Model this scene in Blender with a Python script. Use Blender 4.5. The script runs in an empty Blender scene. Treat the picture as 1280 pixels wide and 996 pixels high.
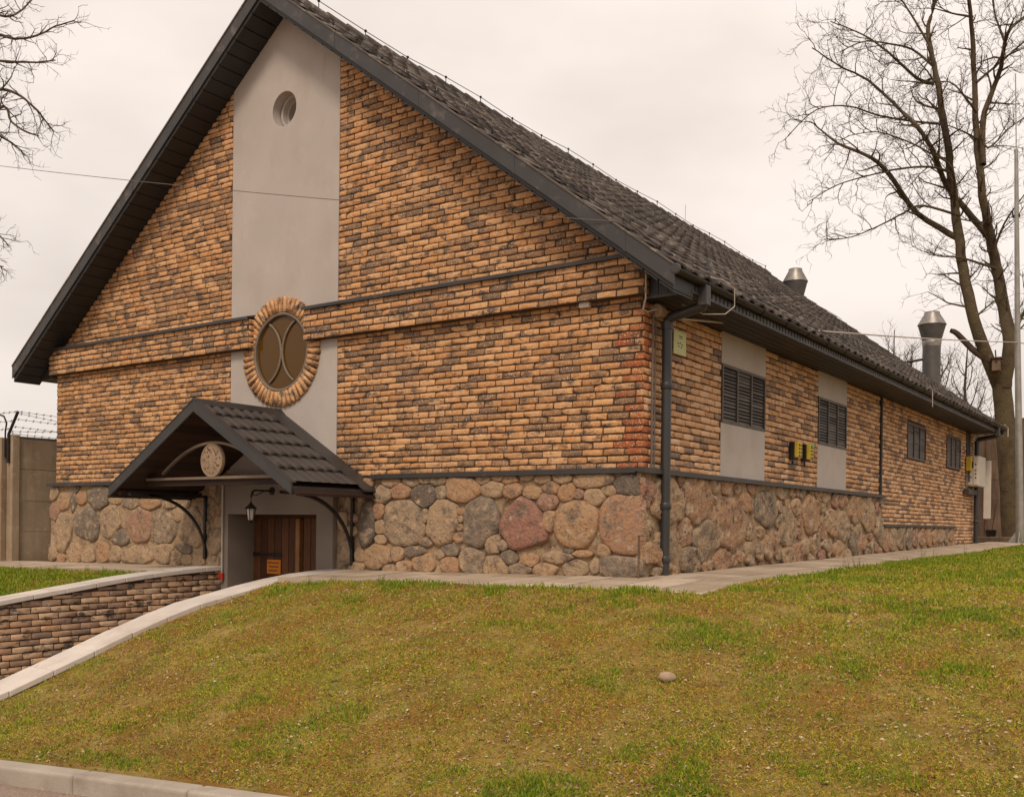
import bpy, math, random
import numpy as np
from mathutils import Vector, Matrix
R_ = math.radians
rng = random.Random(7)
nr = np.random.default_rng(11)
scene = bpy.context.scene
C = scene.collection

# ---------------------------------------------------------------- camera
CAM = np.array([4.9467, -9.3671, 0.4308])
yaw, pit, roll = 0.6136, -0.0044, 0.0117
Fv = np.array([-math.sin(yaw)*math.cos(pit), math.cos(yaw)*math.cos(pit), math.sin(pit)])
Rv = np.array([math.cos(yaw), math.sin(yaw), 0.0]); Uv = np.cross(Rv, Fv)
R2 = math.cos(roll)*Rv + math.sin(roll)*Uv; U2 = -math.sin(roll)*Rv + math.cos(roll)*Uv
cd = bpy.data.cameras.new('camera'); cam = bpy.data.objects.new('camera', cd); C.objects.link(cam)
cd.sensor_width = 36; cd.lens = 1251.88/1280*36; cd.shift_y = (662.25-498)/1280
cd.clip_end = 3000; cd.clip_start = 0.05
cam.matrix_world = Matrix(((R2[0], U2[0], -Fv[0], CAM[0]), (R2[1], U2[1], -Fv[1], CAM[1]), (R2[2], U2[2], -Fv[2], CAM[2]), (0, 0, 0, 1)))
scene.camera = cam

# ---------------------------------------------------------------- world, sun, exposure
SUN_EL, SUN_AZ = R_(46), R_(155)      # azimuth clockwise from +Y
w = bpy.data.worlds.new('World'); scene.world = w; w.use_nodes = True
nt = w.node_tree; nt.nodes.clear()
def N(nt, t, **k):
    n = nt.nodes.new(t)
    for a, b in k.items():
        if a.startswith('i_'): n.inputs[a[2:].replace('_', ' ')].default_value = b
        else: setattr(n, a, b)
    return n
sky = N(nt, 'ShaderNodeTexSky', sky_type='NISHITA', sun_disc=False, sun_elevation=SUN_EL, sun_rotation=SUN_AZ)
b1 = N(nt, 'ShaderNodeBackground'); b1.inputs['Strength'].default_value = 0.06
nt.links.new(sky.outputs[0], b1.inputs['Color'])
tc = N(nt, 'ShaderNodeTexCoord')
sep = N(nt, 'ShaderNodeSeparateXYZ'); nt.links.new(tc.outputs['Generated'], sep.inputs[0])
mp = N(nt, 'ShaderNodeMapping'); mp.inputs['Scale'].default_value = (1, 1, 2.2); nt.links.new(tc.outputs['Generated'], mp.inputs[0])
nz = N(nt, 'ShaderNodeTexNoise'); nz.inputs['Scale'].default_value = 1.7; nz.inputs['Detail'].default_value = 5; nz.inputs['Roughness'].default_value = .5
nt.links.new(mp.outputs[0], nz.inputs['Vector'])
cr = N(nt, 'ShaderNodeValToRGB')
e = cr.color_ramp.elements
e[0].position = .36; e[0].color = (.66, .58, .52, 1)
e[1].position = .62; e[1].color = (.92, .82, .75, 1)
hz = N(nt, 'ShaderNodeMapRange'); hz.inputs['From Min'].default_value = 0.0; hz.inputs['From Max'].default_value = .7
hz.inputs['To Min'].default_value = -.13; hz.inputs['To Max'].default_value = .12
nt.links.new(sep.outputs['Z'], hz.inputs['Value'])
ad = N(nt, 'ShaderNodeMath', operation='ADD'); nt.links.new(nz.outputs['Fac'], ad.inputs[0]); nt.links.new(hz.outputs[0], ad.inputs[1])
nt.links.new(ad.outputs[0], cr.inputs[0])
b2 = N(nt, 'ShaderNodeBackground'); b2.inputs['Strength'].default_value = 1.0
nt.links.new(cr.outputs[0], b2.inputs['Color'])
mx = N(nt, 'ShaderNodeMixShader'); mx.inputs[0].default_value = .95
nt.links.new(b1.outputs[0], mx.inputs[1]); nt.links.new(b2.outputs[0], mx.inputs[2])
wo = N(nt, 'ShaderNodeOutputWorld'); nt.links.new(mx.outputs[0], wo.inputs[0])
sd = bpy.data.lights.new('sun', 'SUN'); sd.energy = 1.5; sd.angle = R_(14); sd.color = (1, .86, .70)
so = bpy.data.objects.new('sun', sd); C.objects.link(so)
sdir = Vector((math.sin(SUN_AZ)*math.cos(SUN_EL), math.cos(SUN_AZ)*math.cos(SUN_EL), math.sin(SUN_EL)))
so.rotation_euler = sdir.to_track_quat('Z', 'Y').to_euler(); so.location = (0, -20, 20)
scene.view_settings.view_transform = 'Standard'; scene.view_settings.look = 'None'
scene.view_settings.exposure = 0.22; scene.view_settings.gamma = 1.0

# ---------------------------------------------------------------- helpers
def vnoise(x, y, s, seed=0):
    x = np.asarray(x, float)/s + 1000; y = np.asarray(y, float)/s + 1000
    xi = np.floor(x).astype(np.int64); yi = np.floor(y).astype(np.int64); fx = x-xi; fy = y-yi
    fx = fx*fx*(3-2*fx); fy = fy*fy*(3-2*fy)
    def h(a, b):
        v = (a*374761393 + b*668265263 + seed*144665) & 0x7fffffff
        v = (v ^ (v >> 13))*1274126177 & 0x7fffffff
        return ((v ^ (v >> 16)) & 0xffff)/65535.0
    return (h(xi, yi)*(1-fx)+h(xi+1, yi)*fx)*(1-fy)+(h(xi, yi+1)*(1-fx)+h(xi+1, yi+1)*fx)*fy
def fbm(x, y, s, seed=0, o=4):
    return sum(vnoise(x, y, s/2**k, seed+k*17)*.5**k for k in range(o))/sum(.5**k for k in range(o))

def tag(o, label=None, cat=None, group=None, kind=None):
    if label: o['label'] = label
    if cat: o['category'] = cat
    if group: o['group'] = group
    if kind: o['kind'] = kind
    return o
def link(name, me, parent=None):
    o = bpy.data.objects.new(name, me); C.objects.link(o)
    if parent is not None: o.parent = parent
    return o
def empty(name, loc=(0, 0, 0)):
    o = bpy.data.objects.new(name, None); o.location = loc; C.objects.link(o); o.empty_display_size = .3
    return o
def big_mesh(name, V, F, mat, rnd=None, smooth=False):
    """V (n,3), F (m,k) arrays of equal-size faces"""
    V = np.asarray(V, np.float32); F = np.asarray(F, np.int32); k = F.shape[1]
    me = bpy.data.meshes.new(name)
    me.vertices.add(len(V)); me.vertices.foreach_set('co', V.ravel())
    me.loops.add(F.size); me.loops.foreach_set('vertex_index', F.ravel())
    me.polygons.add(len(F)); me.polygons.foreach_set('loop_start', np.arange(0, F.size, k, dtype=np.int32))
    me.polygons.foreach_set('loop_total', np.full(len(F), k, np.int32))
    if smooth: me.polygons.foreach_set('use_smooth', np.ones(len(F), bool))
    me.update(calc_edges=True)
    if rnd is not None:
        a = me.attributes.new('rnd', 'FLOAT', 'POINT'); a.data.foreach_set('value', np.asarray(rnd, np.float32))
    me.materials.append(mat); me.validate()
    return me
class MB:
    def __init__(s): s.v = []; s.f = []
    def add(s, vs, fs):
        b = len(s.v); s.v += [tuple(map(float, v)) for v in vs]; s.f += [tuple(i+b for i in f) for f in fs]; return s
    def box(s, x0, x1, y0, y1, z0, z1):
        return s.add([(x0,y0,z0),(x1,y0,z0),(x1,y1,z0),(x0,y1,z0),(x0,y0,z1),(x1,y0,z1),(x1,y1,z1),(x0,y1,z1)],
                     [(0,3,2,1),(4,5,6,7),(0,1,5,4),(1,2,6,5),(2,3,7,6),(3,0,4,7)])
    def hexa(s, p):   # 8 points like a box
        return s.add(p, [(0,3,2,1),(4,5,6,7),(0,1,5,4),(1,2,6,5),(2,3,7,6),(3,0,4,7)])
    def prism(s, poly, axis, a, b):
        """poly: list of 2D pts, extruded along axis from a to b"""
        n = len(poly)
        def P(p, t): return {'x': (t, p[0], p[1]), 'y': (p[0], t, p[1]), 'z': (p[0], p[1], t)}[axis]
        vs = [P(p, a) for p in poly]+[P(p, b) for p in poly]
        fs = [tuple(range(n)), tuple(range(2*n-1, n-1, -1))]+[(i, (i+1) % n, (i+1) % n+n, i+n) for i in range(n)]
        return s.add(vs, fs)
    def tube(s, pts, r, n=8, cap=True):
        pts = [Vector(p) for p in pts]; rs = r if isinstance(r, (list, tuple)) else [r]*len(pts)
        vs = []; prev = None
        for i, p in enumerate(pts):
            d = (pts[min(i+1, len(pts)-1)]-pts[max(i-1, 0)]).normalized()
            if prev is None:
                a = Vector((0, 0, 1)) if abs(d.z) < .9 else Vector((1, 0, 0)); u = d.cross(a).normalized()
            else: u = (prev-d*prev.dot(d)).normalized()
            prev = u; v = d.cross(u)
            vs += [p+(u*math.cos(2*math.pi*k/n)+v*math.sin(2*math.pi*k/n))*rs[i] for k in range(n)]
        fs = [(i*n+k, i*n+(k+1) % n, (i+1)*n+(k+1) % n, (i+1)*n+k) for i in range(len(pts)-1) for k in range(n)]
        if cap: fs += [tuple(range(n-1, -1, -1)), tuple((len(pts)-1)*n+k for k in range(n))]
        return s.add(vs, fs)
    def lathe(s, prof, c=(0, 0), n=24, axis='z'):
        vs = []
        for r, h in prof:
            for k in range(n):
                a = 2*math.pi*k/n; x, y = r*math.cos(a), r*math.sin(a)
                vs.append((c[0]+x, c[1]+y, h) if axis == 'z' else (c[0]+x, h, c[1]+y))
        fs = [(i*n+k, i*n+(k+1) % n, (i+1)*n+(k+1) % n, (i+1)*n+k) for i in range(len(prof)-1) for k in range(n)]
        return s.add(vs, fs)
    def build(s, name, m, parent=None, smooth=False, bevel=0, rnd=None, seg=1):
        me = bpy.data.meshes.new(name); me.from_pydata(s.v, [], s.f); me.materials.append(m)
        if smooth:
            for p in me.polygons: p.use_smooth = True
            try: me.set_sharp_from_angle(angle=R_(40))
            except Exception: pass
        if rnd is not None:
            a = me.attributes.new('rnd', 'FLOAT', 'POINT'); a.data.foreach_set('value', np.full(len(me.vertices), rnd, np.float32))
        o = link(name, me, parent)
        if bevel:
            md = o.modifiers.new('bevel', 'BEVEL'); md.width = bevel; md.segments = seg; md.limit_method = 'ANGLE'; md.angle_limit = R_(35)
        return o

# ---------------------------------------------------------------- materials
def mat(name, stops, rough=.8, scale=6, detail=6, bump=.2, bscale=30, attr=False, spec=.3, metal=0, speck=None, dirt_shade=None, bdist=.01, vmix=None):
    """stops: [(pos,(r,g,b))] ramp driven by noise (or by attribute rnd + a little noise)"""
    m = bpy.data.materials.new(name); m.use_nodes = True; t = m.node_tree; bs = t.nodes['Principled BSDF']
    bs.inputs['Roughness'].default_value = rough; bs.inputs['Specular IOR Level'].default_value = spec; bs.inputs['Metallic'].default_value = metal
    g = N(t, 'ShaderNodeNewGeometry')
    n1 = N(t, 'ShaderNodeTexNoise'); n1.inputs['Scale'].default_value = scale; n1.inputs['Detail'].default_value = detail
    t.links.new(g.outputs['Position'], n1.inputs['Vector'])
    r = N(t, 'ShaderNodeValToRGB'); els = r.color_ramp.elements
    while len(els) < len(stops): els.new(.5)
    for el, (p, c) in zip(els, stops): el.position = p; el.color = (*c, 1)
    if attr:
        at = N(t, 'ShaderNodeAttribute', attribute_name='rnd')
        mr = N(t, 'ShaderNodeMapRange'); mr.inputs['To Min'].default_value = -attr; mr.inputs['To Max'].default_value = attr
        mr.inputs['From Min'].default_value = .25; mr.inputs['From Max'].default_value = .75
        t.links.new(n1.outputs['Fac'], mr.inputs['Value'])
        a = N(t, 'ShaderNodeMath', operation='ADD', use_clamp=True); t.links.new(at.outputs['Fac'], a.inputs[0]); t.links.new(mr.outputs[0], a.inputs[1])
        t.links.new(a.outputs[0], r.inputs[0])
    else: t.links.new(n1.outputs['Fac'], r.inputs[0])
    col = r.outputs[0]
    def mixin(col, fac, c2, blend='MIX'):
        k = N(t, 'ShaderNodeMix', data_type='RGBA', blend_type=blend); t.links.new(fac, k.inputs[0]); t.links.new(col, k.inputs[6])
        k.inputs[7].default_value = (*c2, 1); return k.outputs[2]
    if dirt_shade:   # (scale, threshold lo, hi, colour, stretch)
        for sc, lo, hi, c2, st in dirt_shade:
            mm = N(t, 'ShaderNodeMapping'); mm.inputs['Scale'].default_value = st; t.links.new(g.outputs['Position'], mm.inputs[0])
            n = N(t, 'ShaderNodeTexNoise'); n.inputs['Scale'].default_value = sc; n.inputs['Detail'].default_value = 5; n.inputs['Roughness'].default_value = .6
            t.links.new(mm.outputs[0], n.inputs['Vector'])
            q = N(t, 'ShaderNodeMapRange', clamp=True); q.inputs['From Min'].default_value = lo; q.inputs['From Max'].default_value = hi
            t.links.new(n.outputs['Fac'], q.inputs['Value']); col = mixin(col, q.outputs[0], c2)
    if speck:
        sc, lo, hi, c2 = speck
        n = N(t, 'ShaderNodeTexNoise'); n.inputs['Scale'].default_value = sc; n.inputs['Detail'].default_value = 2
        t.links.new(g.outputs['Position'], n.inputs['Vector'])
        q = N(t, 'ShaderNodeMapRange', clamp=True); q.inputs['From Min'].default_value = lo; q.inputs['From Max'].default_value = hi
        t.links.new(n.outputs['Fac'], q.inputs['Value']); col = mixin(col, q.outputs[0], c2)
    t.links.new(col, bs.inputs['Base Color'])
    if bump:
        n2 = N(t, 'ShaderNodeTexNoise'); n2.inputs['Scale'].default_value = bscale; n2.inputs['Detail'].default_value = 6; n2.inputs['Roughness'].default_value = .65
        t.links.new(g.outputs['Position'], n2.inputs['Vector'])
        bp = N(t, 'ShaderNodeBump'); bp.inputs['Strength'].default_value = bump; bp.inputs['Distance'].default_value = bdist
        t.links.new(n2.outputs['Fac'], bp.inputs['Height']); t.links.new(bp.outputs[0], bs.inputs['Normal'])
    return m
BR = [(0, (.20,.125,.08)), (.12, (.32,.18,.09)), (.3, (.48,.235,.095)), (.5, (.60,.305,.125)), (.66, (.66,.385,.19)), (.78, (.58,.29,.12)), (.86, (.48,.20,.07)), (.93, (.42,.13,.045)), (1, (.34,.09,.03))]
M_brick = mat('brick_clay', BR, rough=.9, scale=14, attr=.12, bump=.7, bscale=45, bdist=.008,
              dirt_shade=[(5.0, .52, .64, (.135,.095,.068), (1, 1, 1.9)), (16, .58, .68, (.20,.13,.085), (1, 1, 1.5)), (1.3, .50, .85, (.25,.15,.09), (1, 1, 1.5))], speck=(70, .60, .70, (.74,.58,.44)))
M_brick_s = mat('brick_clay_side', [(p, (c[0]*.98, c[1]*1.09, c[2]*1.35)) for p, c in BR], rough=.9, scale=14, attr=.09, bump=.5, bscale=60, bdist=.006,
              dirt_shade=[(6.5, .56, .72, (.14,.10,.075), (1, 1, 2.2))], speck=(80, .62, .72, (.72,.58,.44)))
M_brick_d = mat('brick_weathered', [(0, (.28,.19,.14)), (.25, (.46,.28,.17)), (.5, (.58,.37,.22)), (.7, (.64,.45,.30)), (.85, (.54,.28,.14)), (1, (.7,.54,.40))], rough=.9, scale=9, attr=.15, bump=.6, bscale=50, bdist=.007,
              dirt_shade=[(6, .53, .66, (.09,.07,.06), (1, 1, 2)), (5, .58, .72, (.52,.40,.31), (1, 1, 1.2))], speck=(90, .64, .72, (.6,.48,.38)))
M_mortar = mat('dark_mortar', [(.3, (.05,.03,.018)), (.7, (.10,.062,.038))], rough=.95, scale=20, bump=.5, bscale=80)
M_mortar_l = mat('tan_mortar', [(.25, (.27,.18,.105)), (.5, (.40,.28,.17)), (.75, (.50,.37,.24))], rough=.95, scale=7, bump=1, bscale=25, bdist=.04, dirt_shade=[(5, .54, .68, (.16,.10,.06), (1, 1, 1)), (14, .58, .70, (.55,.42,.29), (1, 1, 1))])  # darker noise layer puts crevice shade into the mortar colour
ST = [(0, (.13,.105,.085)), (.12, (.21,.165,.125)), (.25, (.32,.235,.155)), (.35, (.41,.285,.175)), (.45, (.43,.275,.155)), (.55, (.43,.235,.12)), (.65, (.37,.215,.135)), (.78, (.32,.175,.125)), (.92, (.33,.145,.105)), (1, (.30,.13,.095))]
M_stone = mat('field_stone', ST, rough=.85, scale=9, attr=.13, bump=1, bscale=13, bdist=.055, dirt_shade=[(6, .52, .68, (.17,.125,.095), (1, 1, 1)), (9, .55, .70, (.50,.36,.23), (1, 1, 1)), (24, .58, .68, (.14,.10,.075), (1, 1, 1))], speck=(120, .60, .70, (.48,.36,.26)))
M_stone_r = mat('split_stone', ST, rough=.9, scale=7, attr=.2, bump=1, bscale=11, bdist=.09, dirt_shade=[(5, .52, .62, (.50,.36,.235), (1, 1, 1)), (8, .56, .66, (.13,.10,.08), (1, 1, 1)), (20, .58, .66, (.10,.07,.05), (1, 1, 1))], speck=(60, .56, .66, (.50,.37,.25)))  # dark blotches and specks paint the shade of crevices between the stones
M_stucco = mat('stucco', [(.25, (.42,.37,.335)), (.75, (.48,.425,.385))], rough=.95, scale=1.2, bump=.25, bscale=120, bdist=.004, dirt_shade=[(1.2, .50, .95, (.36,.30,.25), (1.2, 1.2, .8)), (2.2, .55, .9, (.52,.46,.41), (1.2, 1.2, 1)), (2.4, .62, .9, (.36,.30,.255), (2.4, 2.4, .5)), (30, .6, .85, (.40,.34,.29), (1, 1, 1))])
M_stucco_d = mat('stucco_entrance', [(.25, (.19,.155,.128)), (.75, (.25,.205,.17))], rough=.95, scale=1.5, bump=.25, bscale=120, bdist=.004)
M_tin = mat('dark_metal', [(.3, (.030,.027,.027)), (.7, (.042,.038,.037))], rough=.5, scale=3, bump=.05, bscale=10, spec=.5, dirt_shade=[(4, .6, .85, (.11,.10,.095), (1, 1, 1))])
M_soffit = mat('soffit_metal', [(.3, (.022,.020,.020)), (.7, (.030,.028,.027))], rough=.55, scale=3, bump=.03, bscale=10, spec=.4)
M_fascia = mat('fascia_metal', [(.3, (.040,.037,.037)), (.7, (.058,.053,.052))], rough=.55, scale=2.5, bump=.04, bscale=10, spec=.4, dirt_shade=[(5, .58, .8, (.16,.135,.12), (1, 1, 1))])
M_tile = mat('roof_tile_clay', [(0, (.038,.030,.027)), (.5, (.070,.055,.048)), (1, (.14,.115,.098))], rough=.75, scale=5, attr=.25, bump=.4, bscale=40, bdist=.01, dirt_shade=[(9, .56, .70, (.32,.27,.22), (1, 1, 1)), (3, .56, .75, (.045,.036,.03), (1, 1, 1))])
M_canopy = mat('canopy_sheet', [(.3, (.055,.046,.042)), (.7, (.072,.060,.055))], rough=.6, scale=3, bump=.1, bscale=90, bdist=.003, spec=.4)
M_pipe = mat('downpipe_paint', [(.3, (.026,.024,.025)), (.7, (.038,.036,.036))], rough=.4, scale=3, bump=.03, spec=.5)
M_galv = mat('galvanised_steel', [(.3, (.20,.185,.165)), (.7, (.33,.30,.27))], rough=.45, scale=8, bump=.05, metal=.6, spec=.5)
M_flue = mat('flue_paint', [(.3, (.085,.08,.077)), (.7, (.12,.11,.105))], rough=.5, scale=6, bump=.05, metal=.2)
M_wood = mat('door_wood', [(0, (.05,.019,.008)), (.5, (.10,.038,.014)), (1, (.17,.068,.025))], rough=.6, scale=3, attr=.25, bump=.4, bscale=30, dirt_shade=[(9, .5, .8, (.035,.017,.01), (6, 6, .4))])
M_wood_l = mat('door_wood_pale', [(.3, (.26,.12,.045)), (.7, (.36,.17,.07))], rough=.6, scale=5, bump=.3, bscale=30)
M_wood_c = mat('canopy_boards', [(0, (.025,.013,.009)), (1, (.06,.028,.017))], rough=.7, scale=5, attr=.3, bump=.3, bscale=30)
M_iron = mat('black_iron', [(.3, (.02,.018,.017)), (.7, (.035,.03,.028))], rough=.5, scale=10, bump=.1, metal=.3)
M_bronze = mat('pale_bronze_trim', [(.3, (.16,.115,.08)), (.7, (.21,.155,.11))], rough=.55, scale=8, bump=.08, spec=.4)
M_disc = mat('emblem_stone', [(.3, (.30,.21,.135)), (.7, (.38,.27,.18))], rough=.8, scale=20, bump=.3, bscale=60)
M_cut = mat('emblem_cut', [(.3, (.03,.017,.01)), (.7, (.06,.03,.018))], rough=.8, bump=0)
M_winframe = mat('window_frame_paint', [(.3, (.17,.13,.10)), (.7, (.23,.18,.14))], rough=.5, scale=10, bump=.05)
M_shut = mat('shutter_paint', [(.3, (.065,.050,.040)), (.7, (.10,.078,.062))], rough=.5, scale=4, bump=.05, dirt_shade=[(10, .55, .8, (.16,.14,.12), (1, 1, 1))])
M_shut_in = mat('shutter_backing', [(.3, (.012,.010,.009)), (.7, (.02,.017,.015))], rough=.9, bump=0)
M_coping = mat('coping_concrete', [(.25, (.55,.49,.44)), (.75, (.68,.61,.55))], rough=.9, scale=3, bump=.3, bscale=90, bdist=.003, attr=0, dirt_shade=[(2.2, .5, .8, (.43,.36,.30), (1, 1, 1)), (12, .6, .8, (.40,.33,.27), (1, 1, 1))])
M_paver = mat('paving_concrete', [(0, (.33,.255,.18)), (.5, (.43,.34,.25)), (1, (.52,.42,.32))], rough=.92, scale=2.5, attr=.3, bump=.5, bscale=70, bdist=.006, dirt_shade=[(1.5, .5, .75, (.33,.25,.18), (1, 1, 1)), (9, .6, .75, (.25,.18,.12), (1, 1, 1))])
M_joint = mat('sandy_joint', [(.3, (.11,.08,.05)), (.7, (.17,.125,.08))], rough=.95, scale=9, bump=.4)
M_kerb = mat('kerb_concrete', [(.25, (.34,.29,.235)), (.75, (.44,.38,.32))], rough=.92, scale=3, bump=.6, bscale=60, bdist=.006, dirt_shade=[(2.5, .5, .75, (.26,.21,.16), (1, 1, 1)), (14, .62, .75, (.5,.44,.38), (1, 1, 1))])
M_road = mat('road_grit', [(.3, (.22,.155,.115)), (.7, (.38,.28,.22))], rough=.95, scale=60, bump=1, bscale=120, bdist=.01, dirt_shade=[(2, .5, .75, (.25,.17,.115), (1, 1, 1))], speck=(150, .58, .64, (.55,.45,.38)))
M_ramp = mat('ramp_paving', [(.3, (.20,.16,.13)), (.7, (.28,.23,.19))], rough=.95, scale=9, bump=.4)
M_conc = mat('fence_concrete', [(.25, (.27,.195,.125)), (.75, (.39,.295,.20))], rough=.95, scale=2.2, bump=.5, bscale=50, bdist=.006, dirt_shade=[(2.5, .48, .8, (.25,.175,.105), (4, 4, .35)), (9, .55, .75, (.42,.34,.26), (1, 1, 1))])
M_conc_r = mat('yard_wall_concrete', [(.25, (.13,.085,.058)), (.75, (.20,.135,.095))], rough=.95, scale=2.2, bump=.4, bscale=50, dirt_shade=[(2, .45, .7, (.085,.055,.035), (3, 3, .35))])
M_redwall = mat('far_red_brick', [(.3, (.11,.045,.03)), (.7, (.17,.07,.05))], rough=.95, scale=5, bump=.3)
M_bark = mat('bark', [(.25, (.055,.040,.028)), (.5, (.10,.07,.04)), (.75, (.135,.10,.05))], rough=.95, scale=4, bump=1, bscale=18, bdist=.04, dirt_shade=[(2, .5, .7, (.10,.078,.035), (1, 1, 1)), (9, .64, .74, (.25,.21,.17), (1, 1, 1))])
M_twig = mat('twig_bark', [(.3, (.05,.032,.024)), (.7, (.085,.055,.04))], rough=.9, bump=0)
M_yellow = mat('yellow_paint', [(.3, (.50,.35,.03)), (.7, (.60,.43,.05))], rough=.5, scale=20, bump=.05)
M_black = mat('black_plastic', [(.3, (.012,.011,.01)), (.7, (.02,.018,.016))], rough=.5, bump=0)
M_green = mat('green_lamp_paint', [(.3, (.05,.35,.10)), (.7, (.06,.42,.13))], rough=.5, bump=0)
M_white = mat('white_plastic', [(.3, (.55,.48,.41)), (.7, (.63,.56,.49))], rough=.5, scale=6, bump=.03)
M_cab = mat('cabinet_grey', [(.3, (.46,.42,.35)), (.7, (.54,.49,.42))], rough=.6, scale=6, bump=.03)
M_plate = mat('pale_green_plate', [(.3, (.52,.56,.27)), (.7, (.58,.61,.32))], rough=.6, scale=9, bump=.02)
M_orange = mat('orange_sign', [(.3, (.62,.20,.02)), (.7, (.70,.24,.03))], rough=.6, bump=0)
M_red = mat('red_paint', [(.3, (.40,.03,.015)), (.7, (.5,.05,.02))], rough=.5, bump=0)
M_pole = mat('pole_steel', [(.3, (.25,.235,.21)), (.7, (.35,.33,.30))], rough=.5, scale=5, bump=.05, metal=.3)
M_cable = mat('cable_white', [(.3, (.42,.38,.34)), (.7, (.5,.45,.4))], rough=.6, bump=0)
M_cable_d = mat('cable_dark', [(.3, (.13,.105,.09)), (.7, (.16,.13,.11))], rough=.6, bump=0)
M_rock = mat('pale_rock', [(.3, (.36,.25,.165)), (.7, (.46,.34,.24))], rough=.9, scale=14, bump=.6, bscale=50)
M_glass = bpy.data.materials.new('tinted_glass'); M_glass.use_nodes = True
_b = M_glass.node_tree.nodes['Principled BSDF']; _b.inputs['Base Color'].default_value = (.095, .044, .005, 1); _b.inputs['Roughness'].default_value = .10; _b.inputs['Specular IOR Level'].default_value = .25
M_lens = bpy.data.materials.new('frosted_glass'); M_lens.use_nodes = True
_b = M_lens.node_tree.nodes['Principled BSDF']; _b.inputs['Base Color'].default_value = (.45, .42, .36, 1); _b.inputs['Roughness'].default_value = .3
# ground: moss, soil and dry thatch
M_ground = mat('turf_soil', [(.3, (.17,.10,.022)), (.5, (.30,.19,.04)), (.7, (.42,.28,.09))], rough=.98, scale=3.5, detail=10, bump=1, bscale=45, bdist=.03,
               dirt_shade=[(1.6, .47, .62, (.20,.19,.022), (1, 1, 1)), (1.5, .48, .58, (.26,.135,.022), (1, 1, 1)), (28, .55, .7, (.32,.25,.13), (1, 1, 1)), (22, .56, .68, (.055,.035,.016), (1, 1, 1))])
def ramp_mat(name, stops, trans=0):
    m = bpy.data.materials.new(name); m.use_nodes = True; t = m.node_tree; bs = t.nodes['Principled BSDF']
    bs.inputs['Roughness'].default_value = .7; bs.inputs['Specular IOR Level'].default_value = .2
    at = N(t, 'ShaderNodeAttribute', attribute_name='rnd'); r = N(t, 'ShaderNodeValToRGB'); els = r.color_ramp.elements
    while len(els) < len(stops): els.new(.5)
    for el, (p, c) in zip(els, stops): el.position = p; el.color = (*c, 1)
    t.links.new(at.outputs['Fac'], r.inputs[0]); t.links.new(r.outputs[0], bs.inputs['Base Color'])
    return m
M_grass = ramp_mat('grass_blades', [(0, (.10,.18,.012)), (.25, (.20,.26,.018)), (.42, (.36,.34,.025)), (.55, (.42,.31,.04)), (.7, (.54,.34,.08)), (.85, (.38,.215,.06)), (1, (.25,.115,.03))])
M_litter = ramp_mat('litter', [(0, (.30,.19,.10)), (.4, (.42,.29,.17)), (.7, (.52,.40,.27)), (1, (.62,.52,.40))])

# ================================================================ BUILDING
W = 11.03; CX = -5.515; ZD = 1.03; ZBT = 3.26; ZBB = 2.85; ZA = 7.34; SL = .757; ZS = 2.816; YE = 17.43
XL, XR = -6.571, -4.459
bld = empty('brick_building', (CX, 0, -.15))
tag(bld, 'large brick barn-like building with steep dark roof, boulder plinth and grey stucco strips', 'building')
bld_inv = Matrix.Translation((-CX, 0, .15))
def P(o):      # parent to the building keeping world coordinates
    o.parent = bld; o.matrix_parent_inverse = bld_inv; return o
def soff(x): return ZA - SL*abs(x-CX)
def gz_wall(x, y): return -.08 + .015*min(x, 0) + .0125*max(y, 0)

# wall masses
m = MB(); m.prism([(-W, -.6), (XL, -.6), (XL, soff(XL)+.05), (-W, soff(-W)+.05)], 'y', 0, .35); P(m.build('wall', M_mortar))
m = MB(); m.prism([(XR, -.6), (-.0, -.6), (0, soff(0)+.05), (XR, soff(XR)+.05)], 'y', 0, .35); P(m.build('wall', M_mortar))
m = MB(); m.box(-.35, 0, .35, YE, -.6, 3.0); P(m.build('wall', M_mortar))
m = MB(); m.box(-W, -W+.35, .35, YE, -.6, 3.0); P(m.build('wall', M_mortar))
m = MB(); m.prism([(-W, -.6), (0, -.6), (0, soff(0)), (CX, ZA), (-W, soff(-W))], 'y', YE-.3, YE); P(m.build('wall', M_mortar))

# stucco strip in the gable, with the two round openings and the doorway
def ring_plate(cx, cz, r, x0, x1, z0, z1, yf, yb, n=64):
    mb = MB(); vs = []; fs = []
    ang = [2*math.pi*(k+.5)/n for k in range(n)]
    for a in ang:
        c, s = math.cos(a), math.sin(a)
        t = min((x1-cx)/c if c > 0 else (x0-cx)/c if c < 0 else 9e9, (z1-cz)/s if s > 0 else (z0-cz)/s if s < 0 else 9e9)
        vs += [(cx+r*c, yf, cz+r*s), (cx+t*c, yf, cz+t*s), (cx+r*c, yb, cz+r*s)]
    for k in range(n):
        j = (k+1) % n
        fs += [(3*k, 3*k+1, 3*j+1, 3*j), (3*k, 3*j, 3*j+2, 3*k+2)]
        # corner fill
    mb.add(vs, fs)
    for qx, qz in ((x0, z0), (x1, z0), (x1, z1), (x0, z1)):
        a0 = math.atan2(qz-cz, qx-cx) % (2*math.pi); k = int((a0/(2*math.pi))*n-.5) % n
        best = min(range(n), key=lambda k: abs(((ang[k]+ang[(k+1) % n]+(2*math.pi if k == n-1 else 0))/2 - a0+math.pi) % (2*math.pi)-math.pi))
        mb.add([(vs[3*best+1]), (qx, yf, qz), (vs[3*((best+1) % n)+1])], [(0, 1, 2)])
    return mb
YF = -.014
WC = (CX, 2.755); WR = .52; VC = (CX, 6.07); VR = .235
m = ring_plate(*WC, WR, XL, XR, 2.05, 3.5, YF, .14)
m2 = ring_plate(*VC, VR, XL, XR, 5.6, soff(XL), YF, .34, 48)
m.add(m2.v, m2.f)
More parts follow.
